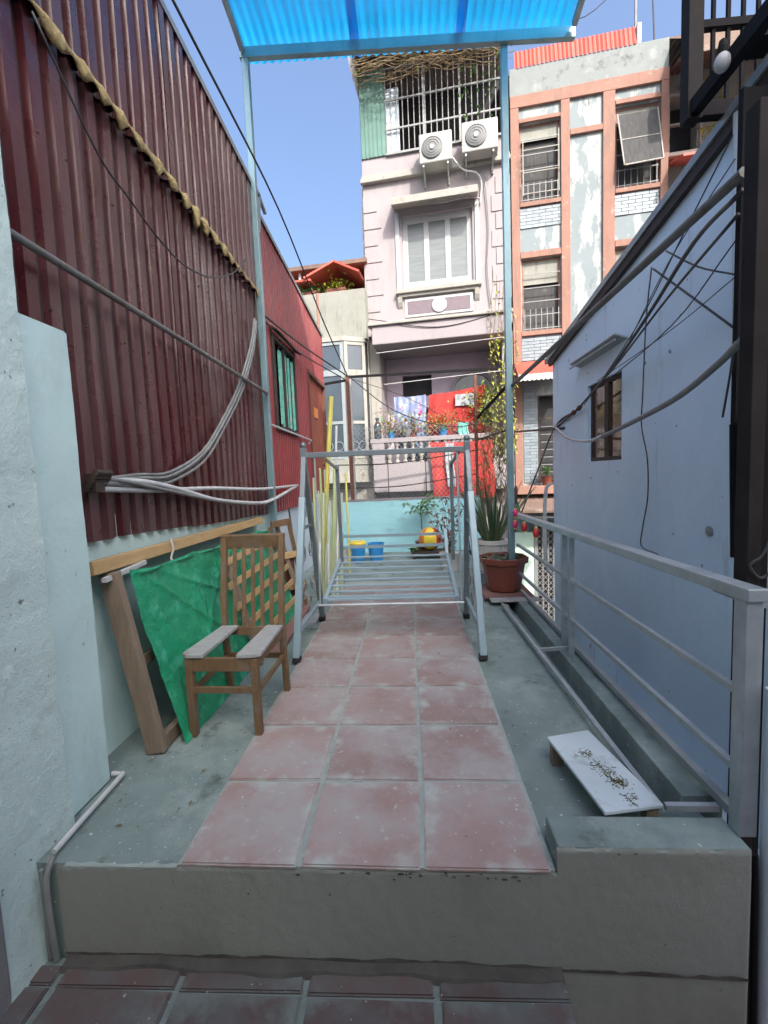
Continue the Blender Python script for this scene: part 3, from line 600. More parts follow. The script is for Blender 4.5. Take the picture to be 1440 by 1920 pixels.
build(MB().bar((1.50,2.53,3.02),(2.9,2.53,3.02), .05, .07).bar((1.50,2.53,3.02),(1.50,1.25,3.02), .05, .07).bar((2.2,2.5,3.03),(2.2,1.25,3.03), .05, .07).bar((1.5,1.9,3.03),(2.9,1.9,3.03), .05, .07), 'floor_frame', 'black_steel', bal)
build(MB().box(1.465,1.535,2.495,2.565,2.97,4.3), 'corner_post', 'column_brown', bal)
for k in range(4): build(MB().box(1.54,2.9,1.35+k*.28,1.47+k*.28,3.07,3.085), 'plank', 'black_steel', bal)
for k in range(18): build(MB().bar((1.60+k*.072,2.53,3.05),(1.60+k*.072,2.53,4.2), .016, .016), 'bar', 'black_steel', bal)
for z in (3.42, 4.15): build(MB().bar((1.50,2.53,z),(2.9,2.53,z), .035, .035), 'rail', 'black_steel', bal)
lm = thing('lamp', 'white round bulb hanging under the black balcony', 'lamp', (1.44,2.21,2.95))
build(MB().ball((1.44,2.21,2.99), .032, 14, 10, sz=1.25), 'bulb', 'white_paint', lm, smooth=True)
build(MB().lathe([(.018,0),(.02,.03),(.014,.06)], (1.44,2.21,3.02), 10), 'socket', 'black_steel', lm)
# pipes and wall right of the column
solo(MB().tube(curve([(1.058,1.33,-.62),(1.056,1.33,.0),(1.056,1.33,.50),(1.066,1.33,.55),(1.13,1.33,.565)], 5), .023, 10), 'water_pipe', 'wall_white_blue', 'thick pale blue bent pipe at the right edge', 'pipe', smooth='edges')
solo(MB().tube(curve([(1.04,1.33,.745),(1.1,1.33,.735),(1.3,1.33,.735)], 4), .010, 8), 'water_pipe', 'pale_blue_metal', 'thin pale pipe crossing at the right edge above the thick one', 'pipe', smooth='edges')
solo(MB().tube([(1.012,1.31,-.62),(1.008,1.315,-.1),(1.006,1.32,.04)], .010, 8), 'water_pipe', 'black_steel', 'black hose down the right end of the step', 'pipe', smooth='edges')

# ============================================================ CHAIR
ch = thing('wooden_chair', 'old wooden chair with slatted back and two seat boards left', 'chair', (-.935,2.23,-.01), R(-1.5), off=(0,0,0))
rnd_w = 'wood'
for s in (-1, 1):
    build(MB().bar((s*.165,-.205,0),(s*.163,-.205,.395), .034, .038), 'leg', 'wood', ch, bev=.004)
    lg = MB(); pts = [(.0,.235),(.2,.212),(.42,.205),(.6,.225),(.93,.285)]
    for (z0, y0), (z1, y1) in zip(pts, pts[1:]): lg.bar((s*.168,y0,z0),(s*.168+s*.004,y1,z1+.004), .032, .034, (1,0,0))
    build(lg, 'leg', 'wood', ch, bev=.003)
    build(MB().bar((s*.165,-.19,.375),(s*.165,.2,.375), .022, .05), 'seat_rail', 'wood', ch, bev=.002)
    build(MB().bar((s*.165,-.19,.22),(s*.165,.2,.23), .018, .028), 'stretcher', 'wood', ch, bev=.002)
    x0, x1 = (s*.198, s*.083); a, b = min(x0, x1), max(x0, x1)
    bd = MB(); po = [(a,-.21),(b,-.225),(b,.19),(a,.19)] if s > 0 else [(a,-.205),(b,-.225),(b,.19),(a,.19)]
    if s > 0: po = [(a,-.228),(b-.03,-.228),(b,-.205),(b-.02,.19),(a,.19)]
    else: po = [(a,-.205),(a+.03,-.228),(b,-.228),(b,.19),(a+.02,.19)]
    bd.prism(po, 'z', .401, .421); build(bd, 'seat_board', 'wood_grey', ch, bev=.004)
build(MB().bar((-.165,-.208,.365),(.165,-.208,.365), .022, .065), 'front_rail', 'wood', ch, bev=.002)
build(MB().bar((-.165,.2,.385),(.165,.2,.385), .022, .045), 'back_rail', 'wood', ch, bev=.002)
build(MB().bar((-.15,-.205,.235),(.15,-.205,.235), .018, .03), 'stretcher', 'wood', ch, bev=.002)
build(MB().bar((-.15,.212,.235),(.15,.212,.235), .018, .03), 'stretcher', 'wood', ch, bev=.002)
build(MB().bar((-.188,.282,.89),(.188,.282,.89), .026, .085, (0,1,.18)), 'top_rail', 'wood', ch, bev=.006)
for k in range(5):
    x = -.108+.054*k; build(MB().bar((x,.207,.40),(x,.272,.855), .022, .012, (1,0,0)), 'back_slat', 'wood', ch, bev=.002)

# ============================================================ LEANING FRAMES AND TARP
fr = thing('leaning_panel', 'large leaning wooden frame with raw top beam on the left', 'frame', (-1.3,2.9,-.01))
build(MB().bar((-1.375,1.76,.885),(-1.385,3.95,.865), .075, .06, (1,0,.15)), 'top_beam', 'wood_raw', fr, bev=.004)
build(MB().bar((-1.215,1.895,-.005),(-1.345,1.86,.85), .085, .04, (1,0,.15)), 'stile', 'wood_brown', fr, bev=.004)
build(MB().bar((-1.20,1.9,.03),(-1.20,3.9,.03), .035, .07), 'bottom_rail', 'wood_brown', fr, bev=.003)
build(MB().bar((-1.30,1.88,.40),(-1.30,3.9,.40), .02, .05), 'middle_rail', 'wood_brown', fr)
build(MB().bar((-1.33,1.80,.83),(-1.33,2.1,.85), .02, .02), 'tie_bar', 'cable_pale', fr)
build(MB().tube(curve([(-1.33,2.35,.93),(-1.325,2.36,.87),(-1.335,2.35,.82),(-1.30,2.34,.79)], 4), .006, 5), 'string_tie', 'string', fr)
tp = MB(); nu, nv = 130, 90; vs = []
TL, TR, BL, BR = Vector((-1.305,1.915,.85)), Vector((-1.315,3.9,.80)), Vector((-1.12,1.945,-.008)), Vector((-1.07,3.95,-.008))
for j in range(nv+1):
    for i in range(nu+1):
        u, v = i/nu, j/nv
        P = (TL*(1-u)+TR*u)*(1-v)+(BL*(1-u)+BR*u)*v
        y, z = P.y, P.z
        wr = .012*NZ.noise((y*2.2+z*1.5, z*1.8-y*.8, 2))+.006*NZ.noise((y*6+z*5, z*5-y*3, 8))
        for (ya, za, yb, zc, am) in ((1.95,.84,2.35,.0,.016),(1.98,.84,2.9,.1,.014),(2.05,.84,3.3,.3,.010),(2.95,.8,2.2,.15,.010),(2.4,.84,2.55,.2,.008),(3.3,.8,2.9,.0,.010)):
            dy_, dz_ = yb-ya, zc-za; L_ = math.hypot(dy_, dz_); t_ = ((y-ya)*dy_+(z-za)*dz_)/L_/L_; ds = abs((y-ya)*dz_-(z-za)*dy_)/L_
            if 0 < t_ < 1: wr += am*math.exp(-(ds/.012)**2)*math.sin(math.pi*t_)**.5
        cr = NZ.noise((y*7+z*3, z*8, 3)); wr += .004*(1-min(1, abs(cr)*5))
        sag = -.03*math.sin(math.pi*v)*(1-.3*u)+(.02*math.sin(math.pi*u*6)**2 if v < .04 else 0)
        vs.append((P.x+wr+sag+.012, P.y+.05*v*math.sin(v*3)*(1-u), max(-.009, P.z-(.02*abs(math.sin(u*11)) if v < .02 else 0))))
tp.add(vs, [(j*(nu+1)+i, j*(nu+1)+i+1, (j+1)*(nu+1)+i+1, (j+1)*(nu+1)+i) for j in range(nv) for i in range(nu)])
solo(tp, 'tarpaulin', 'tarp', 'wrinkled green plastic tarpaulin draped over the leaning frame', 'tarpaulin', smooth=True, recalc=False)
f2 = thing('slatted_frame', 'wooden slatted frame leaning on the tarpaulin behind the chair', 'frame', (-1.1,3.4,-.01))
for k in range(5):
    z = .12+k*.145; x = -1.06-.2*z/.85
    build(MB().bar((x,2.75,z),(x-.015,4.10,z+.012), .014, .045, (1,0,.2)), 'slat', 'wood_raw', f2, bev=.002)
for y in (2.85, 4.05): build(MB().bar((-1.05,y,-.005),(-1.27,y+.02,.80), .03, .05, (1,0,.25)), 'stile', 'wood_brown', f2, bev=.003)
f3 = thing('wooden_crate', 'brown wooden crate end leaning by the left post', 'crate', (-1.2,4.3,-.01))
for (a, b, w_) in (((-1.28,3.95,.82),(-1.15,4.12,.83), .06), ((-1.16,4.1,.83),(-1.06,4.2,.0), .045), ((-1.29,3.95,.8),(-1.22,4.0,.0), .045)): build(MB().bar(a, b, .03, w_), 'board', 'wood', f3, bev=.003)
for z in (.22, .52): build(MB().bar((-1.27+.07*(1-z),3.97,z),(-1.10+.06*(1-z),4.15,z), .02, .06), 'board', 'wood_raw', f3, bev=.002)
build(MB().bar((-1.24,4.04,.3),(-1.14,4.14,.3), .012, .42), 'panel', 'rust', f3)
solo(MB().bar((-1.10,4.2,-.005),(-1.19,4.24,.95), .014, .014), 'thin_rod', 'cable', 'thin dark rod leaning beside the wooden crate', 'rod')
solo(MB().bar((-1.0,2.95,.012),(-1.04,4.1,.012), .10, .02), 'loose_plank', 'board_red', 'faded pink plank lying on the floor behind the chair', 'plank', bev=.003)
solo(MB().box(-1.02,-.84,3.62,3.86,-.011,.012), 'loose_board', 'paper', 'white board lying under the left rear swing leg', 'board', bev=.002)

# ============================================================ SWING
sw = thing('garden_swing', 'pale blue grey steel garden swing standing across the tiled path', 'swing', (-.18,3.28,0))
for s, x, xt in ((-1,-.805,-.785),(1,.437,.418)):
    f, b, t = (x,2.85,0), (x-.003*s,3.715,0), (xt,3.28,1.40)
    fo = Vector(f); bo = Vector(b); to = Vector(t); mid = fo+(to-fo)*.80
    build(MB().bar(fo+Vector((0,0,.03)), fo+(to-fo)*.78, .046, .046, (1,0,0)), 'leg', 'pale_blue_metal', sw, bev=.005)
    build(MB().bar(fo+(to-fo)*.78, to, .036, .036, (1,0,0)), 'leg_top', 'silver_paint', sw, bev=.004)
    build(MB().bar(bo+Vector((0,0,.03)), to-Vector((0,0,.03)), .042, .042, (1,0,0)), 'leg', 'silver_paint', sw, bev=.005)
    for q in (fo, bo):
        d = (to-q).normalized(); build(MB().bar(q, q+d*.042, .052, .052, (1,0,0)), 'rubber_foot', 'rubber', sw, bev=.003)
    build(MB().box(xt-.022,xt+.022,3.258,3.302,1.34,1.455), 'corner_block', 'silver_paint', sw, bev=.004)
    build(MB().ball((xt,3.28,1.475), .024, 12, 8), 'finial', 'silver_paint', sw, smooth=True)
    lo = lambda q, k: q+(to-q)*k
    build(MB().bar(lo(fo,.13), lo(bo,.13), .022, .03), 'side_stretcher', 'pale_blue_metal', sw, bev=.002)
    build(MB().bar(lo(fo,.62), lo(bo,.62), .02, .02), 'side_stretcher', 'silver_paint', sw)
    for (cy, cz, rr, dr_) in ((3.13,.42,.085,1),(3.42,.42,.085,-1),(3.16,.68,.07,-1),(3.39,.68,.07,1),(3.28,.28,.06,1),(3.28,.98,.05,1)):
        pts = []
        for i in range(40):
            a = i/39*4.2*math.pi; r_ = rr*(1-i/52); pts.append((x+(xt-x)*cz/1.4, cy+dr_*r_*math.cos(a), cz+r_*math.sin(a)))
        build(MB().tube(pts, .0042, 5), 'scroll', 'white_bars', sw, smooth=True)
build(MB().bar((-.785,3.28,1.40),(.418,3.28,1.40), .03, .04), 'top_bar', 'silver_paint', sw, bev=.004)
sb = lambda t: (3.24+.86*t, .30+.17*t)
for x in (-.675,.315): build(MB().bar((x,*sb(0)),(x,*sb(1)), .03, .045), 'seat_rail', 'pale_blue_metal', sw, bev=.003)
for k in range(9):
    t = (.02,.07,.17,.29,.42,.55,.69,.84,.985)[k]; y, z = sb(t); build(MB().bar((-.66,y,z+.006),(.30,y,z+.006+U(-.004,.004)), .034, .014), 'seat_slat', 'pale_blue_metal', sw, bev=.002)
build(MB().tube([(-.72,3.20,.285),(.36,3.20,.285)], .008, 8), 'front_rod', 'galv', sw)
bk = lambda t: (4.10+.16*t, .47+.30*t)
for t in (.3,.62): build(MB().bar((-.66,*bk(t)),(.30,*bk(t)), .014, .026), 'back_slat', 'pale_blue_metal', sw)
for x in (-.675,.315):
    build(MB().bar((x,*bk(0)),(x,*bk(.75)), .026, .03), 'back_rail', 'pale_blue_metal', sw)
    build(MB().tube([(x-.03*(1 if x < 0 else -1),3.28,1.38),(x-.03*(1 if x < 0 else -1),3.22,.285)], .007, 6), 'hanger_rod', 'galv', sw)
    xx = x+(.02 if x < 0 else .05)
    build(MB().bar((xx,4.02,.44),(xx,3.98,1.34), .03, .03), 'hanger', 'silver_paint', sw, bev=.003)
    build(MB().bar((xx,3.99,1.30),(xx,3.29,1.395), .018, .018), 'hanger_arm', 'silver_paint', sw)

# ============================================================ BACK OF THE TERRACE
bw = thing('teal_wall', 'low turquoise painted wall closing the back of the terrace', 'wall', (0,7.1,0))
w = MB(); vs = []; nx = 60
for i in range(nx+1):
    x = -1.45+2.55*i/nx
    for z in (-.01,.2,.4,.6,.74,.815): vs.append((x, 7.05+.01*NZ.noise((x*4,z*9,0)), z+(.012*NZ.noise((x*5,0,0)) if z > .8 else 0)))
w.add(vs, [(i*6+j,(i+1)*6+j,(i+1)*6+j+1,i*6+j+1) for i in range(nx) for j in range(5)])
w.add([(-1.45,7.05,.812),(1.1,7.05,.812),(1.1,7.2,.812),(-1.45,7.2,.812)], [(0,1,2,3)]).add([(1.1,7.05,-2.4),(1.1,7.2,-2.4),(1.1,7.2,.81),(1.1,7.05,.81)], [(0,1,2,3)]).add([(-1.45,7.2,-2.4),(1.1,7.2,-2.4),(1.1,7.2,.81),(-1.45,7.2,.81)], [(0,1,2,3)])
build(w, 'wall_face', 'teal_wall', bw, recalc=False, smooth='edges')
build(MB().box(-1.45,1.1,7.06,7.22,.815,.85), 'dark_coping', 'plaster_dark', bw)
fe = thing('mesh_fence', 'rusty steel post and chain link fence on top of the turquoise wall', 'fence', (0,7.1,.85))
build(MB().box(-.965,-.905,7.08,7.14,.85,2.79), 'post', 'rust', fe); build(MB().box(-.903,-.878,7.085,7.135,.85,2.78), 'post_strip', 'galv_dull', fe)
build(MB().box(1.035,1.075,7.08,7.12,.3,2.72), 'post', 'rust', fe)
build(MB().bar((-.96,7.11,2.79),(1.40,7.11,2.80), .03, .035).bar((-1.30,7.11,2.70),(-.96,7.11,2.74), .03, .035), 'top_rail', 'black_steel', fe)
for z in (1.05, 1.42): build(MB().tube(curve([(-1.40,7.1,z+.0),(-.2,7.1,z-.01),(1.05,7.1,z+.14)], 5), .009, 6), 'wire_rail', 'dark_brown', fe)
for x in (-.35,.25,.66): build(MB().tube([(x,7.1,.85),(x,7.1,1.5)], .007, 5), 'thin_bar', 'dark_brown', fe)
msh = MB(); zl, zh, xa, xb = .86, 2.0, -.90, 1.03; st = .075
k = -40
while k < 60:
    for sg in (1, -1):
        pts = []
        for z in (zl, zh):
            pts.append((k*st+sg*(z-zl)*.9, z))
        (xa_, za), (xb_, zb2) = pts
        def clip(p, q):
            out = []
            for t0 in range(25):
                pass
            return p, q
        t0, t1 = 0, 1
        dx = xb_-xa_
        for lim, sgn in ((xa, 1), (xb, -1)):
            if abs(dx) > 1e-9:
                t = (lim-xa_)/dx
                if (dx > 0) == (sgn > 0): t0 = max(t0, t)
                else: t1 = min(t1, t)
        if t1 > t0+.02:
            p = (xa_+dx*t0, 7.1, za+(zb2-za)*t0); q = (xa_+dx*t1, 7.1, za+(zb2-za)*t1); msh.bar(p, q, .005, .005)
    k += 1
o = build(msh, 'wire_mesh', 'galv_dull', fe, recalc=False); o['kind'] = 'stuff'
# side panel of mesh running back along the alley, covered with dry creeper
sp_ = thing('trellis_panel', 'rusty trellis panel with dry creeper behind the right post', 'trellis', (1.2,6.6,.5))
build(MB().bar((1.07,7.1,2.05),(1.40,6.2,2.42), .03, .035), 'top_rail', 'black_steel', sp_); build(MB().bar((1.07,7.1,1.72),(1.38,6.2,1.78), .02, .02), 'rail', 'dark_brown', sp_)
build(MB().box(1.37,1.40,6.2,6.23,.3,2.42), 'post', 'rust', sp_)
t = MB()
for i in range(190):
    a = U(0,1); x, y = 1.08+.3*a, 7.08-.88*a; z = U(.5,1.9); pts = [(x,y,z)]
    for j in range(4): x += U(-.05,.05); y += U(-.08,.08); z += U(.03,.12); pts.append((x,y,min(z,2.3)))
    t.tube(pts, .004, 4)
o = build(t, 'creeper', 'dry_twig', sp_, kind='stuff', recalc=False)
t = MB()
for i in range(220):
    a = U(-.1,1); t.leaf((1.08+.3*a+U(-.06,.06), 7.08-.88*a, U(.8,2.5)), (U(-1,1),U(-1,1),U(-1,.5)), U(.04,.08), U(.025,.05))
o = build(t, 'foliage', 'leaf_yellow', sp_, kind='stuff', recalc=False)

# poles standing in the left rear corner
def pole(a, b, r, mt, lab, grp=None, name='pole'):
    solo(MB().tube([a, (Vector(a)+Vector(b))/2+Vector((U(-.01,.01),U(-.01,.01),0)), b], r, 7), name, mt, lab, 'pole', grp, smooth='edges')
pole((-1.0,4.62,-.01), (-.785,4.62,2.06), .024, 'bamboo_yellow', 'tall thick yellow pole standing behind the swing on the left')
pole((-.87,4.7,-.01), (-.745,4.62,1.76), .012, 'pole_white', 'thin white pole standing right of the yellow pole')
for i in range(22):
    x = -1.02+.0125*i+U(-.01,.01); h = U(.95,1.35); m_ = ('pole_pale','pole_green','pole_white','pole_pale')[i % 4]
    pole((x,4.55+U(-.1,.15),-.01), (x+U(-.05,.07),4.62+U(-.05,.1),h), U(.009,.017), m_, 'short pale stick in the bundle standing behind the left swing legs', 'sticks bundled behind the swing')
for i in range(1):
    x = -.80-.12*i*.5; pole((x-.02,5.6+.1*i,-.01), (x-.06+.02*i,5.9,U(1.1,1.3)), .014, 'bamboo_yellow', 'thin yellowish cane behind the stick bundle near the turquoise wall', None, 'cane')

# buckets, tubs, ball, plants
def tub(x, y, z, r, h, mt, lab, rim=None, cat='bucket', name='bucket'):
    t = thing(name, lab, cat, (x,y,z))
    build(MB().lathe([(r*.78,0),(r*.97,h*.96),(r*1.06,h*.97),(r*1.06,h),(r*.93,h),(r*.74,.02),(.001,.02)], (x,y,z), 20), 'body', mt, t, smooth='edges')
    if rim: build(MB().lathe([(r*1.08,0),(r*1.1,.02),(r*.9,.045),(.001,.05)], (x,y,z+h), 20), 'lid', rim, t, smooth='edges')
    build(MB().tube([(x+r*1.05*math.cos(a),y+r*.15-.02,z+h*.9-.1*math.sin(a)) for a in [math.pi*k/10 for k in range(11)]], .004, 5), 'handle', 'galv', t)
    return t
tub(-.78, 6.25, -.01, .11, .27, 'plastic_blue', 'blue bucket with yellow lid before the turquoise wall', 'plastic_yellow')
tub(-.53, 6.3, -.01, .12, .27, 'plastic_blue', 'open blue bucket right of the lidded one')
tub(-1.0, 6.4, -.01, .10, .2, 'pot_white', 'small white tub left of the blue buckets', cat='tub', name='tub')
st_ = thing('low_bench', 'low dark bench carrying the yellow and red ball', 'bench', (.25,6.5,-.01))
build(MB().box(-.02,.56,6.35,6.65,.07,.10), 'top', 'dark_brown', st_)
for x in (0,.5): build(MB().box(x,x+.04,6.37,6.63,-.01,.07), 'leg', 'dark_brown', st_)
bl = thing('ball', 'yellow and red plastic ball on the low bench', 'ball', (.26,6.5,.10))
def half(a0, a1, rr):
    mb = MB(); n, k = 10, 12; vs = []
    for i in range(n+1):
        a = a0+(a1-a0)*i/n
        for j in range(k+1):
            t = math.pi*j/k; vs.append((.26+rr*math.sin(t)*math.cos(a), 6.5+rr*math.sin(t)*math.sin(a), .272-rr*math.cos(t)*.98))
    mb.add(vs, [(i*(k+1)+j,(i+1)*(k+1)+j,(i+1)*(k+1)+j+1,i*(k+1)+j+1) for i in range(n) for j in range(k)]); return mb
for a0, a1, mt in ((R(195),R(235),'plastic_orange'),(R(235),R(300),'plastic_yellow'),(R(300),R(370),'plastic_red'),(R(10),R(195),'plastic_yellow')): build(half(a0, a1, .172), 'panel', mt, bl, smooth=True, recalc=False)
for (x, y, z, lab) in ((.02,6.45,.10,'small leafy green plant left of the ball'),):
    t = thing('small_plant', lab, 'plant', (x,y,z)); mb = MB()
    for i in range(60): a = U(0,6.28); mb.leaf((x+U(-.03,.03),y+U(-.03,.03),z+U(0,.04)), (math.cos(a),math.sin(a),U(.1,.7)), U(.06,.12), .03)
    build(mb, 'foliage', 'leaf_green', t, recalc=False); build(MB().lathe([(.05,0),(.06,.03)], (x,y,z-.0), 10), 'tray', 'soil', t)
tr = thing('papaya_sapling', 'slim green sapling standing behind the ball', 'plant', (.15,6.75,-.01))
build(MB().tube(curve([(.16,6.75,-.01),(.15,6.75,.4),(.135,6.75,.72)], 4), .012, 6, .007), 'trunk', 'stem', tr)
mb = MB()
for i in range(26):
    a = U(0,6.28); L = U(.12,.26); z = U(.60,.80); e = (.14+L*math.cos(a), 6.75+L*.6*math.sin(a), z+U(-.02,.14))
    mb.tube([(.14,6.75,z-.05),e], .003, 4)
    for q in range(6): b = q/6*6.28; mb.leaf(e, (math.cos(b),math.sin(b)*.7,U(-.5,.1)), U(.06,.10), .034)
build(mb, 'crown', 'leaf_green', tr, recalc=False)
build(MB().lathe([(.09,0),(.12,.2),(.13,.21),(.11,.21),(.001,.18)], (.16,6.75,-.01), 16), 'pot', 'terracotta', tr)
rs = thing('red_leaf_shrub', 'thin shrub with reddish leaves beside the right swing legs', 'plant', (.47,5.6,-.01))
build(MB().lathe([(.10,0),(.13,.22),(.14,.23),(.12,.23),(.001,.2)], (.47,5.6,-.01), 16), 'pot', 'pot_white', rs, smooth='edges')
mb = MB(); lv = MB(); lg2 = MB()
for i in range(12):
    x, y, z = .47, 5.6, .2; pts = [(x,y,z)]; dx, dy = U(-.05,.05), U(-.05,.05)
    for j in range(5):
        x += dx+U(-.03,.03); y += dy+U(-.03,.03); z += U(.08,.17); pts.append((x,y,z))
        for q in range(7): (lv if random.random() < .55 else lg2).leaf((x,y,z), (U(-1,1),U(-1,1),U(-.4,.7)), U(.04,.075), .028)
    mb.tube(pts, .005, 5, .002)
build(mb, 'stem', 'stem', rs, recalc=False); build(lv, 'foliage', 'leaf_red', rs, recalc=False); build(lg2, 'foliage', 'leaf_dark', rs, recalc=False)
# snake plant in white pot
sn = thing('snake_plant', 'snake plant with tall dark blades in a ribbed white pot', 'plant', (.90,5.0,.10))
pr_ = [(.125,0),(.155,.30),(.17,.31),(.17,.355),(.15,.355),(.14,.32),(.001,.32)]
build(MB().lathe(pr_, (.89,5.0,.11), 28), 'pot', 'pot_white', sn, smooth='edges')
for k in range(28): a = 2*math.pi*k/28; build(MB().bar((.89+.128*math.cos(a),5+.128*math.sin(a),.115),(.89+.157*math.cos(a),5+.157*math.sin(a),.40), .014, .008, (-math.sin(a),math.cos(a),0)), 'rib', 'pot_white', sn)
build(MB().lathe([(.14,0),(.10,.015),(.001,.02)], (.89,5.0,.43), 16), 'soil', 'soil', sn)
build(MB().box(.70,1.06,4.85,5.2,-.01,.11), 'stand', 'plaster_dark', sn)
for i in range(34):
    a = U(0,6.28); L = U(.40,.80); ln = U(.10,.62); d = Vector((math.cos(a)*ln, math.sin(a)*ln*.8, 1)).normalized()
    b = Vector((.89+.06*math.cos(a), 5+.06*math.sin(a), .43)); s_ = d.cross(Vector((math.sin(a*3),math.cos(a*3),.2))).normalized(); nrm = s_.cross(d)
    vs = []; n = 7
    for j in range(n+1):
        t = j/n; w_ = .019*(1-.15*t)*(1-t**4)+.001; c = b+d*L*t+nrm*(.03*math.sin(t*2)*L)+Vector((math.cos(a),math.sin(a),-.3))*.10*t*t*L*(1 if i % 3 == 0 else .3)
        vs += [c-s_*w_+nrm*.006, c, c+s_*w_+nrm*.006]
    mb = MB(); mb.add(vs, [(3*j+q,3*j+q+1,3*j+q+4,3*j+q+3) for j in range(n) for q in range(2)])
    build(mb, 'leaf', 'leaf_snake' if i % 3 else 'leaf_dark', sn, smooth=True, recalc=False)
# terracotta pot on boards
build_loc = (.90,4.38,.04)
pt = thing('plant_pot', 'reddish brown square planter with dried succulents by the railing', 'pot', (.885,4.38,.055))
pr_ = [(.175,0),(.19,.015),(.245,.27),(.275,.275),(.285,.335),(.265,.335),(.255,.29),(.001,.28)]
build(MB().lathe(pr_, (.885,4.38,.055), 8, rot=R(22.5+4), sx=.86, sy=.86), 'planter', 'terracotta', pt, bev=.006)
build(MB().lathe([(.205,0),(.15,.02),(.08,.03),(.001,.03)], (.885,4.38,.34), 14), 'soil', 'soil', pt, smooth=True)
mb = MB()
for i in range(26):
    r_ = .19*math.sqrt(random.random()); a = U(0,6.28); cx, cy = .885+r_*math.cos(a), 4.38+r_*math.sin(a)
    for q in range(10): b = q/10*6.28+i; mb.leaf((cx,cy,.365), (math.cos(b),math.sin(b),U(.3,1)), U(.03,.05), .018, .1)
build(mb, 'succulents', 'leaf_dark', pt, recalc=False, kind='stuff')
mb = MB()
for i in range(40):
    r_ = .2*math.sqrt(random.random()); a = U(0,6.28); mb.leaf((.885+r_*math.cos(a),4.38+r_*math.sin(a),.368), (U(-1,1),U(-1,1),U(0,.6)), U(.02,.04), .015, .1)
build(mb, 'dry_leaves', 'pole_pale', pt, recalc=False, kind='stuff')
solo(MB().box(.66,1.12,4.14,4.62,.032,.052), 'support_board', 'board_red', 'reddish board lying under the brown planter', 'board', bev=.002)
solo(MB().box(.70,1.15,4.02,4.135,.03,.045), 'support_board', 'wood_grey', 'grey board lying in front of the brown planter', 'board', bev=.002)
solo(MB().box(.64,.84,4.20,4.6,-.011,.03), 'brick_stack', 'plaster_dark', 'dark slab under the boards by the planter', 'slab')
# red paper lanterns on the railing
for (y, z, mt, lab) in ((4.18,.83,'plastic_pink','pink lantern tied at the far end of the railing'),(4.2,.72,'plastic_pink','pink lantern hanging low beside the right post'),(3.86,.735,'plastic_red','middle red lantern hanging from the railing'),(3.50,.735,'plastic_red','red lantern nearest the camera on the railing')):
    t = thing('lantern', lab, 'lantern', (.965,y,z-.04), group='small lanterns hung on the railing')
    build(MB().lathe([(.011,-.034),(.021,-.028),(.026,0),(.021,.028),(.011,.034)], (.965,y,z), 10), 'globe', mt, t, smooth=True)
    build(MB().lathe([(.013,.034),(.013,.044)], (.965,y,z), 8).lathe([(.013,-.044),(.013,-.034)], (.965,y,z), 8), 'cap', 'plastic_yellow', t)
    build(MB().tube([(.965,y,z+.04),(.967,y,z+.075)], .002, 4), 'string', 'string', t)

# ============================================================ CABLES
def cable(pts, r, mt, lab, grp=None, n=5, name='cable'): solo(MB().tube(curve(pts, n), r, 6), name, mt, lab, 'cable', grp, smooth=True)
cable([(-1.22,2.60,3.90),(-1.22,4.6,3.92),(-1.12,6.2,3.38),(-.92,7.0,2.79)], .009, 'cable', 'long dark cable crossing the sky from the top left to the fence post')
cable([(-1.38,4.40,2.84),(-1.24,5.5,2.83),(-.92,7.0,2.78)], .010, 'cable', 'upper dark cable from the left post to the fence post')
cable([(-1.38,4.40,2.79),(-1.31,5.5,2.77),(-.94,7.0,2.72)], .008, 'cable', 'lower dark cable from the left post to the fence post')
cable([(-.92,7.0,2.79),(-.2,6.9,2.20),(.6,6.9,1.93),(1.08,6.9,1.97),(1.49,6.9,2.16)], .008, 'cable', 'sagging black cable across the chain link fence')
cable([(-.92,7.0,2.76),(-.1,7.0,2.45),(.55,7.0,2.10),(1.03,7.0,1.93)], .005, 'cable', 'thin black cable slanting down across the fence')
cable([(-1.34,1.72,3.0),(-1.34,2.02,2.72),(-1.34,2.23,2.65),(-1.34,2.51,2.58),(-1.34,2.80,2.57),(-1.34,3.19,2.67),(-1.34,3.61,2.89),(-1.34,3.91,3.13)], .005, 'cable', 'thin cable sagging across the upper maroon wall')
B = [(1.83,1.26),(2.16,1.28),(2.46,1.30),(2.88,1.44),(3.25,1.70),(3.62,2.02),(3.94,2.40),(4.10,2.70)]
for i in range(4): cable([(-1.365+.012*(i % 2), y+.004*i, z-.018*i+(.012*i if k in (0,) else 0)+U(-.006,.006)) for k, (y, z) in enumerate(B)], .0095, 'cable_grey', 'grey cable in the bundle curving up the maroon wall to the post', 'bundled grey cables on the maroon wall')
cable([(-1.355,1.83,1.255),(-1.35,2.15,1.25),(-1.35,2.5,1.20),(-1.35,2.98,1.11),(-1.35,3.57,1.05),(-1.33,4.11,1.03),(-1.36,5.21,1.14)], .017, 'cable_pale', 'thick pale conduit dipping low along the bottom of the maroon wall', name='conduit')
cable([(-1.36,1.83,1.225),(-1.36,2.32,1.20),(-1.36,2.97,1.19),(-1.34,3.95,1.15),(-1.36,5.30,1.15)], .014, 'cable_pale', 'pale conduit running level along the bottom of the maroon wall', name='conduit')
cable([(-1.345,1.83,1.27),(-1.34,2.04,1.25),(-1.335,2.41,1.19),(-1.335,3.11,1.085),(-1.33,3.9,1.02),(-1.33,4.45,1.05)], .011, 'cable_grey', 'dark grey conduit beside the thick pale one', name='conduit')
w = MB(); 
for i in range(5): w.tube([(-1.37+.012*i,1.80,1.225+.017*i),(-1.365+.01*i,1.90,1.23+.015*i)], .014, 8)
w.bar((-1.36,1.815,1.25),(-1.36,1.87,1.25), .05, .08)
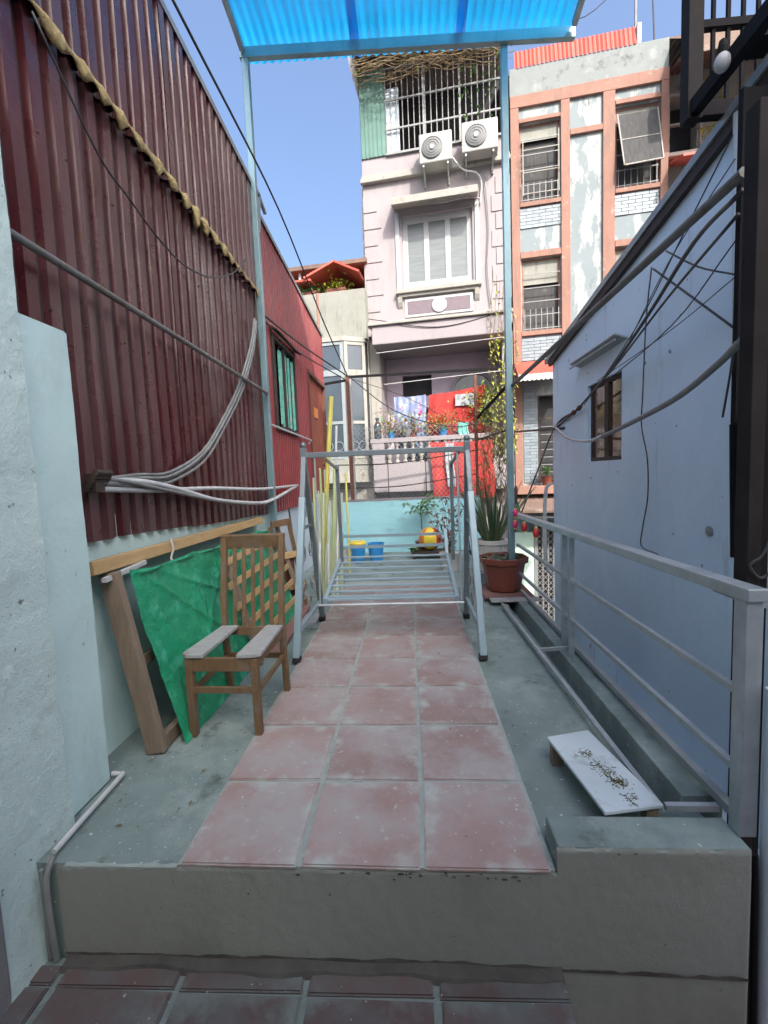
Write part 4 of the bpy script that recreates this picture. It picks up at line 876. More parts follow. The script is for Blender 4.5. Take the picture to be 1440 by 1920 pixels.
solo(w, 'cable_clamp', 'dark_brown', 'dark taped cable joint at the left end of the conduits', 'joint')
cable([(1.13,1.60,1.64),(1.20,1.85,1.60),(1.30,2.31,1.54),(1.42,3.13,1.48),(1.47,3.5,1.462)], .015, 'cable_grey', 'thick grey cable sagging from the black column across the lilac wall')
cable([(1.47,3.49,1.462),(1.52,3.94,1.45),(1.60,4.62,1.53),(1.67,5.25,1.70)], .014, 'cable_pale', 'white far stretch of the sagging cable below the small window')
cable([(1.15,1.65,2.14),(1.30,2.16,2.21),(1.45,2.83,2.12),(1.58,3.67,1.96),(1.66,4.57,1.79),(1.70,5.36,1.69)], .010, 'cable', 'thickest black cable sloping down the lilac wall past the window')
cable([(1.20,1.74,2.11),(1.40,2.54,2.11),(1.55,3.51,1.96),(1.66,4.50,1.81)], .007, 'cable', 'second black cable just under the thickest one on the lilac wall')
cable([(1.66,4.57,1.79),(1.72,5.41,1.70),(1.90,6.86,1.14),(2.0,8.6,.15)], .012, 'cable', 'black cable running down beyond the lilac wall to the alley')
for q, (x, y, z) in enumerate(((1.655,4.45,1.80),(1.655,4.60,1.775))): 
    w = MB()
    for k in range(3): w.lathe([(.02,0),(.026,.012),(.02,.024)], (x,y+.02*k,z-.01*k), 8)
    solo(w, 'cable_knot', 'rust', ('near','far')[q]+' taped knot on the cables left of the small window', 'joint')
cable([(1.64,3.16,2.53),(1.64,3.20,2.35),(1.64,3.23,2.15),(1.64,3.26,1.72),(1.64,3.27,1.5),(1.64,3.19,1.27),(1.64,3.18,1.01),(1.64,3.24,.80),(1.64,3.26,.65),(1.45,2.7,.70),(1.02,1.90,.828),(1.01,1.72,.838)], .0045, 'cable', 'thin wire hanging straight down the lilac wall to the railing')
cable([(1.64,3.14,2.51),(1.64,2.71,2.16),(1.64,2.38,1.89)], .006, 'cable', 'thin cable slanting down right across the lilac wall')
cable([(1.6,2.33,2.29),(1.6,2.85,2.06),(1.6,3.81,1.90)], .004, 'cable', 'upper of two thin wires slanting to the window hood')
cable([(1.6,2.32,2.12),(1.6,2.9,2.03),(1.6,3.92,1.95)], .003, 'cable', 'lower of two thin wires slanting to the window hood')
cable([(1.6,2.37,2.79),(1.6,2.71,2.56),(1.6,3.3,2.17),(1.6,4.21,1.79)], .004, 'cable', 'wire sloping from the top of the lilac wall to the cable knot')
cable([(1.6,2.35,2.67),(1.6,2.86,2.46),(1.6,3.37,2.12)], .003, 'cable', 'short wire high on the lilac wall near its roof edge')
cable([(1.6,2.92,2.52),(1.6,2.61,2.29),(1.6,2.33,2.13)], .005, 'cable', 'curved cable below the brace pipe on the lilac wall')
cable([(1.15,1.67,1.65),(1.2,1.76,1.56),(1.25,1.87,1.41)], .004, 'cable', 'short loose wire dangling by the black column')
cable([(1.12,1.45,.98),(1.10,1.455,.93),(1.07,1.46,.90),(1.10,1.458,.86),(1.13,1.452,.88)], .005, 'cable', 'wire loop tied round the black column')
cable([(1.60,6.9,1.80),(1.70,5.0,1.66)], .014, 'cable', 'straight black bar cable crossing to the lilac wall corner')

# ============================================================ HOUSES ACROSS THE LANE
TH = R(-7.5); UX, UY = math.cos(TH), math.sin(TH)
def fthing(name, label, s0, Y0=9.5, zb=-2.4, cat='house'):
    return thing(name, label, cat, (UX*s0, Y0+UY*s0, zb), TH, off=(s0,0,zb))
def facade(s0, s1, z0, z1, holes, d=0, depth=.25, back=None):
    """wall face with real openings and reveals; d grows away from the viewer"""
    xs = sorted({s0, s1, *[v for h in holes for v in h[:2]]}); zs = sorted({z0, z1, *[v for h in holes for v in h[2:4]]})
    ins = lambda x, z: not any(h[0] < x < h[1] and h[2] < z < h[3] for h in holes) and s0 < x < s1 and z0 < z < z1
    mb = MB()
    for a, b in zip(xs, xs[1:]):
        for c, e in zip(zs, zs[1:]):
            x, z = (a+b)/2, (c+e)/2
            if not ins(x, z): continue
            mb.add([(a,d,c),(b,d,c),(b,d,e),(a,d,e)], [(0,1,2,3)])
            for (p, q, nx, nz) in (((a,c),(a,e),a-.001,z),((b,c),(b,e),b+.001,z),((a,c),(b,c),x,c-.001),((a,e),(b,e),x,e+.001)):
                if not ins(nx, nz): mb.add([(p[0],d,p[1]),(q[0],d,q[1]),(q[0],d+depth,q[1]),(p[0],d+depth,p[1])], [(0,1,2,3)])
    return mb

# ---- pink house
pk = fthing('pink_house', 'pale pink narrow house with air conditioners and laundry balcony', .65)
wall = facade(-.77, 2.13, 4.25, 7.66, [(0,1.41,5.04,6.43)]); wall.box(-.77,2.13,.26,6,7.0,7.66); wall.box(-.77,2.13,.26,6,4.25,5.0)
wall.add([(-.77,0,4.25),(-.77,6,4.25),(-.77,6,7.66),(-.77,0,7.66)], [(0,1,2,3)]); wall.add([(2.13,0,4.25),(2.13,6,4.25),(2.13,6,7.66),(2.13,0,7.66)], [(0,1,2,3)])
build(wall, 'wall', 'pink', pk, recalc=False)
lowr = facade(-.77, 2.13, -2.4, 4.25, [(-.55,2.0,.86,3.80)], depth=.7); lowr.add([(-.77,0,-2.4),(-.77,6,-2.4),(-.77,6,4.25),(-.77,0,4.25)], [(0,1,2,3)])
build(lowr, 'lower_wall', 'pink', pk, recalc=False)
build(facade(-.6, 2.05, .7, 3.9, [(-.16,.42,.9,2.68),(-.20,.46,2.95,3.42),(1.05,1.75,.9,2.6)], d=.7, depth=.12), 'loggia_wall', 'lilac_dark', pk, recalc=False)
build(MB().box(-.6,2.05,.83,.86,.7,3.9), 'room_inside', 'dark_inside', pk)
dw = build(MB().box(-.16,-.12,.72,.76,.9,2.68).box(.38,.42,.72,.76,.9,2.68).box(-.12,.38,.72,.76,2.63,2.68).box(.12,.15,.72,.76,.9,2.63), 'door', 'dark_brown', pk)
build(MB().box(-.12,.12,.745,.75,1.0,2.6).box(.15,.38,.745,.75,1.0,2.6), 'pane', 'glass', dw)
ar = MB(); n = 16
for i in range(n):
    a, b = math.pi*i/n, math.pi*(i+1)/n
    for r1, r2 in ((.40,.47),):
        ar.add([(1.35+r*math.cos(t)*1.0, y, 3.02+r*math.sin(t)*.8) for y in (.64,.70) for r, t in ((r1,a),(r2,a),(r2,b),(r1,b))], [(0,1,2,3),(7,6,5,4),(0,4,5,1),(1,5,6,2),(2,6,7,3),(3,7,4,0)])
build(ar.box(.86,1.84,.64,.70,2.96,3.02), 'arch_moulding', 'pink', pk)
ag = MB(); ag.add([(1.35,.69,3.02)]+[(1.35+.40*math.cos(math.pi*i/n), .69, 3.02+.32*math.sin(math.pi*i/n)) for i in range(n+1)], [(0,i+1,i+2) for i in range(n)])
build(ag, 'arch_window', 'glass', pk, recalc=False)
build(MB().box(-.60,2.03,-.55,.02,3.80,4.16).box(-.80,2.14,-.10,.0,4.10,4.30), 'balcony_soffit', 'pink', pk, bev=.02)
build(MB().box(-.66,2.09,-.60,-.0,4.16,4.21).box(-.80,2.15,-.14,-.0,4.30,4.37), 'moulding', 'cream', pk, bev=.01)
build(MB().box(-.79,-.56,-.03,.5,.86,3.98), 'column', 'cream', pk, bev=.01)
build(MB().box(1.93,2.14,-.03,.5,.86,3.98), 'column', 'pink', pk, bev=.01)
# balcony front: panel, balusters, rail
build(MB().box(-.66,1.98,-.62,-.54,.88,1.46).box(-.66,1.98,-.54,0,.88,.96), 'balcony_panel', 'pink', pk, bev=.006)
build(MB().box(-.70,2.0,-.65,-.52,1.86,1.95), 'hand_rail', 'pink', pk, bev=.01)
build(MB().box(-.66,-.42,-.64,-.53,1.46,1.86), 'pier', 'pink', pk)
bm0 = None
for k in range(15):
    x = -.33+.16*k
    if bm0 is None: bm0 = build(MB().lathe([(.05,0),(.05,.03),(.028,.06),(.055,.17),(.04,.26),(.025,.31),(.05,.36),(.05,.40)], (x,-.58,1.46), 10), 'baluster', 'cream', pk, smooth='edges'); x00 = x
    else: c_ = clone(bm0, 'baluster', pk); c_.location.x = x-x00
build(MB().box(-.8,2.15,.0,1.2,.55,.86), 'floor_edge', 'board_red', pk)
# window
for nm, mbx in (('frame', MB().box(0,.06,.06,.14,5.04,6.43).box(1.35,1.41,.06,.14,5.04,6.43).box(.06,1.35,.06,.14,5.04,5.10).box(.06,1.35,.06,.14,6.36,6.43)),):
    wf = build(mbx, 'window', 'white_paint', pk, bev=.005)
for k in range(3):
    a, b = .06+.43*k, .06+.43*(k+1)
    build(MB().box(a,a+.05,.07,.12,5.10,6.36).box(b-.05,b,.07,.12,5.10,6.36).box(a+.05,b-.05,.07,.12,5.10,5.16).box(a+.05,b-.05,.07,.12,6.30,6.36), 'sash', 'white_paint', wf)
    build(MB().box(a+.05,b-.05,.09,.10,5.16,6.30), 'pane', 'glass_blind', wf)
build(MB().box(-.13,-.05,-.03,.005,4.98,6.50).box(1.46,1.54,-.03,.005,4.98,6.50), 'architrave', 'white_paint', pk)
build(MB().prism([(0,6.58),(-.42,6.45),(-.42,6.58),(0,6.80)], 'x', -.14, 1.52), 'window_hood', 'cream', pk, bev=.006)
build(MB().box(-.15,1.56,-.12,.0,4.90,4.97).box(-.10,1.51,-.07,.0,4.84,4.90), 'sill', 'cream', pk, bev=.008)
for x in (-.12, 1.43): build(MB().prism([(0,4.84),(-.09,4.84),(-.07,4.74),(-.03,4.66),(0,4.62)], 'x', x, x+.09), 'sill_bracket', 'cream', pk)
pf = build(MB().box(.02,1.39,-.02,.0,4.44,4.80), 'panel_border', 'white_paint', pk)
build(MB().box(.07,1.34,-.027,-.019,4.49,4.75), 'granite_panel', 'granite', pf)
md = MB().lathe([(.15,0),(.15,.02),(.12,.03),(.001,.032)], (0,0,0), 24); md.v = [(.72+v[0], -.027-v[2], 4.62+v[1]*.95) for v in md.v]
build(md, 'medallion', 'white_paint', pf, smooth='edges')
# quoins
for k in range(8):
    z = 4.62+.33*k
    for s0, s1 in ((-.78, -.42 if k % 2 else -.50), (1.78 if k % 2 else 1.86, 2.14)):
        if z+.31 < 7.15: build(MB().box(s0,s1,-.018,.01,z,z+.31), 'quoin', 'pink', pk, bev=.006)
build(MB().box(-.80,2.15,-.10,.0,7.14,7.22).box(-.79,2.14,-.05,.0,7.22,7.30), 'cornice', 'cream', pk, bev=.008)
# top storey: green sheet, grille, dark loggia
for k in range(2):
    a = -.77+k*.26; mb = MB(); vs = []; nn = 24
    for i in range(nn+1):
        x = a+.265*i/nn
        for z in (7.64, 9.35): vs.append((x, -.02-.014*(math.sin(2*math.pi*x/.085) > 0)-.002*k, z))
    mb.add(vs, [(2*i,2*i+2,2*i+3,2*i+1) for i in range(nn)]); build(mb, 'green_sheet', 'green_sheet', pk, recalc=False)
build(MB().box(-.77,-.745,0,4,7.66,9.35), 'green_side', 'green_sheet', pk)
build(MB().box(-.25,.02,.02,.08,7.62,8.9), 'white_board', 'wall_white_blue', pk)
build(MB().box(-.77,2.13,1.2,1.25,7.6,9.6), 'loggia_back', 'dark_inside', pk)
build(MB().box(2.05,2.13,.0,1.2,7.66,9.4), 'side_pier', 'pink', pk)
gr = build(MB().box(-.25,2.05,-.05,-.02,7.62,7.66).box(-.25,2.05,-.05,-.02,8.08,8.11).box(-.25,2.05,-.05,-.02,8.62,8.65).box(-.25,2.05,-.05,-.02,9.2,9.23), 'grille', 'white_bars', pk)
for k in range(21): build(MB().box(-.24+.112*k,-.224+.112*k,-.045,-.03,7.66,9.2), 'bar', 'white_bars', gr)
for x in (.5, 1.2): build(MB().box(x,x+.04,-.055,-.02,7.62,9.2), 'bar', 'white_bars', gr)
rfm = MB(); vs = []; nn = 80
for i in range(nn+1):
    x = -.95+3.1*i/nn
    for d_, z in ((-.75,9.62),(-.2,9.72),(3.5,10.0)): vs.append((x, d_, z-(.10 if x < -.85 else 0)+.02*math.sin(2*math.pi*x/.16)))
rfm.add(vs, [(3*i+j,3*i+3+j,3*i+4+j,3*i+1+j) for i in range(nn) for j in range(2)])
build(rfm, 'roof', 'tin_brown', pk, recalc=False)
build(MB().prism([(-.86,9.75),(-.90,9.6),(-.88,9.35),(-.80,9.0),(-.78,8.8),(-.76,9.3),(-.78,9.7)], 'y', -.7, 3), 'roof_flap', 'plaster_dark', pk)
tw = thing('dry_vine', 'tangle of dry vine twigs under the eave of the pink house', 'vine', (.7,9.0,8.9)); OFF[tw.name] = (0,0,0); tw.location = (0,9.5,0); tw.rotation_euler = (0,0,TH)
mb = MB()
for i in range(150):
    x, y, z = U(-.6,2.0), U(-.65,-.15), U(8.85,9.35); pts = [(x,y,z)]; dx = U(.08,.2)*random.choice((-1,1))
    for j in range(6): x += dx+U(-.05,.05); y += U(-.05,.05); z += U(-.07,.06); pts.append((max(-.75,min(2.2,x)),y,max(8.62,min(z,9.45))))
    mb.tube(pts, U(.004,.009), 4)
build(mb, 'twigs', 'dry_twig', tw, recalc=False)
mb = MB()
for i in range(160): mb.leaf((U(1.2,2.1),U(-.5,0),U(7.7,8.9)) if i % 2 else (U(-.8,2),U(-.6,0),U(8.9,9.5)), (U(-1,1),U(-1,1),U(-1,.6)), U(.06,.13), U(.03,.06))
build(mb, 'leaves', 'leaf_green', tw, recalc=False)
hv = thing('hanging_vine', 'thin vine hanging down the right corner of the pink house', 'vine', (0,9.5,0), TH, off=(0,0,0))
mb = MB(); lv = MB()
for i in range(7):
    x = 1.75+.06*i; z = 4.9-.1*i; pts = [(x,-.66,z)]
    while z > 1.9: z -= .25; x += U(-.06,.06); pts.append((x,-.66+U(-.04,.04),z)); [lv.leaf((x,-.68,z+U(-.1,.1)), (U(-1,1),U(-1,0),U(-1,.4)), U(.06,.12), .05) for q in range(6 if z < 3.8 else 1)]
    mb.tube(pts, .007, 4)
build(mb, 'stems', 'dry_twig', hv, recalc=False); build(lv, 'leaves', 'leaf_yellow', hv, recalc=False)
# air conditioners
def ac(s, z, lab, w_=.62, tag_=False):
    t = thing('air_conditioner', lab, 'air conditioner', (UX*s, 9.5+UY*s, z), TH, group='air conditioners on the pink house', off=(s,0,z))
    build(MB().box(s,s+w_,-.42,-.14,z,z+.53), 'casing', 'ac_white', t, bev=.02)
    cx, cz = s+w_*.40, z+.26
    for nm, rr, mt in (('fan_guard', .20, 'ac_grille'),):
        mb = MB().lathe([(rr,0),(rr,.012),(rr*.94,.02),(rr*.3,.02),(.001,.02)], (0,0,0), 24); mb.v = [(cx+v[0], -.421-v[2], cz+v[1]) for v in mb.v]; build(mb, nm, mt, t, smooth='edges')
    for k in range(4):
        rr = .05+.045*k; build(MB().tube([(cx+rr*math.cos(a), -.445, cz+rr*math.sin(a)) for a in [2*math.pi*i/20 for i in range(21)]], .005, 4), 'guard_ring', 'ac_ring', t)
    mb = MB().lathe([(.045,0),(.04,.012),(.001,.014)], (0,0,0), 14); mb.v = [(cx+v[0], -.445-v[2], cz+v[1]) for v in mb.v]; build(mb, 'fan_hub', 'ac_white', t)
    if tag_: build(MB().box(s+w_-.14,s+w_-.05,-.424,-.42,z+.32,z+.43), 'sticker', 'teal_wall', t)
    for x in (s+.06, s+w_-.1): build(MB().box(x,x+.03,-.40,-.0,z-.05,z-.01).box(x,x+.03,-.05,-.0,z-.22,z-.05).bar((x+.015,-.36,z-.05),(x+.015,-.03,z-.2), .02, .02), 'bracket', 'galv_dull', t)
ac(.44, 7.10, 'left white air conditioner below the barred loggia'); ac(1.24, 7.17, 'right white air conditioner with a blue sticker', .66, True)
def fsolo(mb, name, mt, lab, cat, s, z, group=None, Y0=9.5, **k):
    t = build(mb, name, mt, loc=(0,0,0), **k); me = t.data
    for v in me.vertices: v.co = v.co-Vector((s,0,z))
    t.location = (UX*s, Y0+UY*s, z); t.rotation_euler = (0,0,TH); return tag(t, lab, cat, group)
fsolo(MB().tube(curve([(1.02,-.3,7.25),(1.25,-.2,7.02),(1.5,-.1,6.98),(1.6,-.06,6.8),(1.56,-.05,6.4)], 5), .016, 6), 'coolant_pipe', 'cable_pale', 'pale coolant pipe bending down from the left air conditioner', 'pipe', 1.3, 6.4, smooth=True)
fsolo(MB().tube(curve([(.6,-.3,6.44),(.9,-.3,6.42),(1.3,-.3,6.45),(1.55,-.1,6.5)], 5), .016, 6), 'coolant_pipe', 'pink', 'pink pipe loop under the window hood', 'pipe', 1, 6.5, smooth=True)
fsolo(MB().tube(curve([(1.66,-.05,6.9),(1.72,-.05,6.0),(1.68,-.05,5.2),(1.74,-.05,4.5)], 5), .012, 6), 'wall_cable', 'cable_grey', 'grey cable running down the pink wall right of the window', 'cable', 1.7, 4.5, smooth=True)
fsolo(MB().tube([(-.85,.3,4.5),(-.86,.3,6.9)], .03, 8).tube([(-.85,.3,6.9),(-.85,.3,7.3)], .02, 6), 'vent_pipe', 'cable_pale', 'tall thin vent pipe at the left edge of the pink house', 'pipe', -.85, 4.5, smooth='edges')
# laundry and balcony things
def cloth(s0, s1, z0, z1, d, mt, seed, amp=.03, skew=0):
    mb = MB(); n, k = 30, 16; vs = []
    for i in range(n+1):
        u = i/n; x = s0+(s1-s0)*u
        for j in range(k+1):
            v = j/k; vs.append((x+.02*math.sin(v*5+seed), d+amp*math.sin(u*15+seed)*(.3+v)+amp*.5*math.sin(u*31+v*4), z1-(z1-z0)*v+skew*u-.02*math.sin(u*math.pi)*(1-v)))
    mb.add(vs, [(i*(k+1)+j,(i+1)*(k+1)+j,(i+1)*(k+1)+j+1,i*(k+1)+j+1) for i in range(n) for j in range(k)]); return mb
fsolo(cloth(-.25,.40,1.70,2.80,-.35,'f',1), 'floral_sheet', 'cloth_floral', 'pale blue sheet with pink flowers drying on the balcony', 'laundry', 0, 1.7, smooth=True, recalc=False)
rb = fsolo(cloth(.47,1.56,1.80,2.78,-.40,'r',2,.025,.12), 'red_blanket', 'cloth_red', 'upper red blanket with white patch drying on the balcony', 'laundry', 1, 1.8, smooth=True, recalc=False)
pa = build(MB().box(1.00-1,1.36-1,-.455,-.45,2.52-1.8,2.74-1.8), 'white_patch', 'paper'); pa.parent = rb
fsolo(cloth(.52,1.70,.72,1.82,-.72,'r',4,.02), 'red_blanket', 'cloth_red', 'lower red blanket hanging over the balcony front', 'laundry', 1.1, .7, smooth=True, recalc=False)
fsolo(cloth(.80,.96,.95,1.80,-.76,'w',3,.01), 'white_towel', 'paper', 'narrow white towel hanging in front of the lower red blanket', 'laundry', .9, .95, smooth=True, recalc=False)
fsolo(cloth(1.05,1.25,1.85,2.20,-.52,'w',3,.01), 'teal_cloth', 'cloth_teal', 'small teal cloth hanging under the upper red blanket', 'laundry', 1.15, 1.85, smooth=True, recalc=False)
for i, (s0, mt, lab) in enumerate(((-.28,'leaf_orange','orange leaved plant at the left of the balcony rail'),(.15,'leaf_orange','orange leaved plant in the middle of the balcony rail'),(.75,'leaf_orange','orange leaved plant before the red blanket'),(1.6,'leaf_yellow','yellow leaved bush at the right end of the balcony'))):
    t = thing('balcony_plant', lab, 'plant', (UX*s0+.58*UY, 9.5+UY*s0-.58*UX, 1.95), TH, off=(s0,0,1.95))
    build(MB().lathe([(.06,0),(.09,.12),(.10,.13),(.08,.13),(.001,.11)], (s0,0,1.95), 12), 'pot', 'terracotta' if i % 2 else 'plastic_blue', t, smooth='edges')
    a_, b_ = MB(), MB()
    for q in range(420 if i == 3 else 230):
        r_ = .33 if i < 3 else .38; P = (s0+random.gauss(0,r_*.5), random.gauss(0,.08), 2.05+abs(random.gauss(.12,.13))+(U(0,.6) if i == 3 else 0)); (a_ if q % 3 else b_).leaf(P, (U(-1,1),U(-1,.5),U(-.7,.7)), U(.05,.09), .045)
    for q in range(8): b_.tube([(s0,0,2.05),(s0+U(-.25,.25),U(-.1,.1),U(2.2,2.5))], .006, 4)
    build(a_, 'foliage', mt, t, recalc=False); build(b_, 'foliage', 'leaf_green', t, recalc=False)
t = fthing('water_bottle', 'dark blue bottle standing on the left of the balcony rail', -.55, zb=1.95, cat='bottle')
build(MB().lathe([(.07,0),(.075,.02),(.075,.26),(.05,.32),(.03,.34),(.03,.38),(.04,.385),(.04,.42)], (-.55,-.58,1.95), 16), 'body', 'glass_blue', t, smooth='edges')
t = fthing('dark_bowl', 'dark bowl standing on the balcony rail', .0, zb=1.95, cat='bowl')
build(MB().lathe([(.06,0),(.12,.08),(.14,.16),(.12,.16),(.05,.03),(.001,.03)], (.05,-.58,1.95), 16), 'body', 'plaster_dark', t, smooth='edges')
for (a, b, z0, z1, lab) in ((-.56,1.80,3.50,3.66,'upper white clothes line across the pink loggia'),(-.43,1.75,2.92,3.06,'lower white clothes line across the pink loggia')):
    solo(MB().tube([(a,8.5,z0),(b,8.5,z1)], .0055, 6), 'clothes_line', 'cable_pale', lab, 'line')
solo(MB().tube(curve([(-.72,9.0,4.30),(.62,8.85,4.02),(1.86,8.7,4.18)], 6), .008, 6), 'wall_cable', 'cable', 'dark cable under the pink balcony ledge', 'cable')

# ---- grey house on the left
gh = fthing('grey_house', 'grey concrete house with bay window, left of the pink house', -1.7, 9.2)
build(MB().box(-3.4,-.80,0,5,4.02,5.02), 'parapet', 'concrete_old', gh, bev=.01)
build(MB().box(-3.4,-.80,.12,5,-2.4,4.02), 'wall', 'cream', gh)
build(MB().box(-3.4,-.80,1.3,5,5.02,5.6), 'terrace_wall', 'plaster_dark', gh)
build(MB().box(-3.5,-.78,.2,5,5.62,5.70), 'roof', 'tin_brown', gh)
for x in (-2.3,-.85): build(MB().box(x,x+.05,.3,.35,5.02,5.62), 'roof_post', 'galv_dull', gh)
gb = MB(); gb.add([(-1.41,-.05,5.58),(-2.02,-.15,5.28),(-.88,-.15,5.28),(-1.41,1.2,5.58),(-2.02,1.2,5.28),(-.88,1.2,5.28)], [(0,1,4,3),(0,3,5,2)])
o = build(gb, 'gable_canopy', 'tin_red', gh, recalc=False); sd = o.modifiers.new('thick', 'SOLIDIFY'); sd.thickness = .04
build(MB().box(-3.2,-1.9,-.1,1.2,5.25,5.29), 'awning', 'tin_red', gh)
P = [(-1.98,.12),(-1.80,-.22),(-1.24,-.22),(-.86,.02),(-.82,.12)]
for a_, (z0, z1, mt) in enumerate(((1.10,1.34,'cream'),(1.34,1.58,'concrete_old'),(3.95,4.04,'cream'))): build(MB().prism([(x*1.0, y-.05) for x, y in P], 'z', z0, z1), 'bay_band', mt, gh)
for k, ((x0, y0), (x1, y1)) in enumerate(zip(P, P[1:])):
    if k == 3: continue
    A, Bv = Vector((x0,y0,0)), Vector((x1,y1,0)); d_ = (Bv-A); L = d_.length; d_ /= L; nn_ = Vector((d_.y,-d_.x,0))
    wn_ = MB(); up3 = Vector((0,0,1))
    for t0, t1 in ((0,.07),(L-.07,L)): wn_.bar(A+d_*((t0+t1)/2)+up3*1.58, A+d_*((t0+t1)/2)+up3*3.95, .07, .06, d_)
    for z in (1.62, 2.33, 3.30, 3.36, 3.91): wn_.bar(A+d_*.07+up3*z, A+d_*(L-.07)+up3*z, .06, .06, nn_)
    o = build(wn_, 'window', 'frame_grey' if k < 2 else 'cream', gh)
    for za, zb_ in ((1.65,2.30),(2.36,3.27),(3.39,3.88)):
        q = MB(); q.bar(A+d_*.07+up3*(za+zb_)/2, A+d_*(L-.07)+up3*(za+zb_)/2, .02, zb_-za, nn_); build(q, 'pane', 'glass_blue', o)
    for zc in (1.85,):
        q = MB()
        for cx in (.3, .7):
            c = A+d_*(L*cx)+nn_*.04+up3*zc; q.tube([c+d_*.09*math.cos(a)+up3*.09*math.sin(a) for a in [2*math.pi*i/16 for i in range(17)]], .008, 4)
        build(q, 'ring_ornament', 'frame_grey', o)
build(MB().prism([(-1.92,.12),(-1.75,-.15),(-1.25,-.15),(-.86,.08),(-.82,.12)], 'z', 1.4, 3.98), 'room_inside', 'dark_inside', gh)
for i, (s0, lab) in enumerate(((-2.02,'dark green shrub on the grey parapet by the shed roof'),(-1.42,'bright yellow green shrub on the grey parapet'))):
    t = fthing('parapet_shrub', lab, s0, 9.2, 5.02, 'plant'); a_ = MB()
    for q in range(220): a_.leaf((s0+random.gauss(0,.13),.18+random.gauss(0,.08),5.04+abs(random.gauss(.1,.09))), (U(-1,1),U(-1,1),U(-.4,1)), U(.06,.11), .05)
    build(a_, 'foliage', 'leaf_yellow' if i else 'leaf_green', t, recalc=False); build(MB().box(s0-.2,s0+.2,.08,.3,5.02,5.12), 'trough', 'terracotta', t)

# ---- orange trimmed house
og = fthing('orange_house', 'weathered grey house with orange pilasters, right of the pink house', 3.5)
wh = [(2.31,3.06,6.33,7.76),(4.02,4.77,6.33,7.76),(2.33,3.06,3.92,5.30),(4.02,4.77,3.92,5.30),(2.60,3.60,.95,2.68)]
build(facade(2.16,4.89,-2.4,8.25,wh,depth=.22), 'wall', 'peeling', og, recalc=False)
build(MB().box(2.17,4.88,.24,6,-2.4,8.2), 'room_inside', 'dark_inside', og)
build(MB().box(2.15,4.90,-.02,6,8.25,8.76), 'parapet', 'parapet_old', og, bev=.01)
for (a, b) in ((2.155,2.31),(3.065,3.225),(3.80,4.005),(4.77,4.895)): build(MB().box(a,b,-.05,-.001,3.2 if a > 2.9 else .9,8.04), 'pilaster', 'orange_trim', og, bev=.006)
for (a, b, z0, z1) in ((2.155,4.895,8.04,8.25),(2.315,3.06,7.76,7.83),(4.01,4.765,7.78,7.86),(3.23,3.795,7.40,7.50),(2.315,3.06,6.25,6.33),(4.01,4.765,6.25,6.33),(2.315,3.06,5.30,5.42),(4.01,4.765,5.30,5.42),(2.315,3.06,3.84,3.92),(4.01,4.765,3.84,3.92)):
    build(MB().box(a,b,-.055,-.001,z0,z1), 'band', 'orange_trim', og, bev=.005)
brk = None
def bricks(a, b, z0, z1, bw_=.235, bh=.062, d=-.012):
    global brk
    build(MB().box(a,b,-.004,-.0005,z0,z1), 'brick_bed', 'brick_joint', og)
    r_ = 0; z = z0+.006
    while z+bh < z1+.004:
        x = a-(bw_/2 if r_ % 2 else 0)
        while x < b-.01:
            x0, x1 = max(x+.005, a), min(x+bw_-.005, b)
            if x1-x0 > .03:
                if brk is None:
                    mb = MB().box(-.5,.5,-.014,.0,0,1); me = bpy.data.meshes.new('brick'); me.from_pydata(mb.v, [], mb.f); me.materials.append(MATS['glazed_brick']); brk = me
                o = bpy.data.objects.new('brick', brk); C.objects.link(o); o.parent = og; f = OFF[og.name]
                o.location = ((x0+x1)/2-f[0], -.004+U(-.003,.001), z-f[2]); o.scale = (x1-x0, 1, bh-.008)
            x += bw_
        z += bh; r_ += 1
bricks(2.315,3.06,5.86,6.245); bricks(4.01,4.765,5.86,6.245); bricks(2.315,3.06,3.36,3.835); bricks(2.33,2.60,.95,3.0); 
def barred(a, b, z0, z1, kind):
    f = MB().box(a,a+.04,.05,.10,z0,z1).box(b-.04,b,.05,.10,z0,z1).box(a+.04,b-.04,.05,.10,z1-.04,z1).box(a+.04,b-.04,.05,.10,z0,z0+.04)
    wn_ = build(f, 'window', 'orange_trim' if kind else 'cream', og)
    build(MB().box(a+.04,b-.04,.06,.065,z0+(z1-z0)*(.80 if kind == 1 else .66),z1-.04), 'blind', 'concrete_old', wn_)
    build(MB().box(a+.04,b-.04,.12,.125,z0+.04,z0+(z1-z0)*(.80 if kind == 1 else .66)), 'screen', 'mesh_screen', wn_)
    for k in range(7): x = a+.05+(b-a-.1)*k/6; build(MB().box(x-.006,x+.006,-.02,-.008,z0+.02,z0+(.42 if kind != 1 else .35)), 'bar', 'white_bars', wn_)
    for k in range(5): z = z0+.05+(z1-z0-.35)*k/4; build(MB().box(a+.02,b-.02,-.02,-.006,z-.007,z+.007), 'bar', 'white_bars', wn_)
    return wn_
for (a, b, z0, z1), kd in zip(wh[:4], (1,1,2,2)): barred(a, b, z0, z1, kd)
w2 = MB().bar((4.10,-.25,6.60),(4.74,-.25,6.62), .02, .02).bar((4.10,-.25,6.60),(4.05,-.02,7.62), .02, .02).bar((4.74,-.25,6.62),(4.72,-.02,7.62), .02, .02).bar((4.08,-.14,7.1),(4.73,-.14,7.1), .015, .015)
build(w2, 'open_screen', 'cream', og)
build(MB().add([(4.11,-.245,6.61),(4.73,-.245,6.63),(4.71,-.03,7.6),(4.06,-.03,7.6)], [(0,1,2,3)]), 'screen_cloth', 'mesh_screen', og, recalc=False)
for x_ in (2.36, 3.0): build(MB().box(x_,x_+.018,-.14,-.122,6.40,7.5), 'cage_upright', 'cream', og)
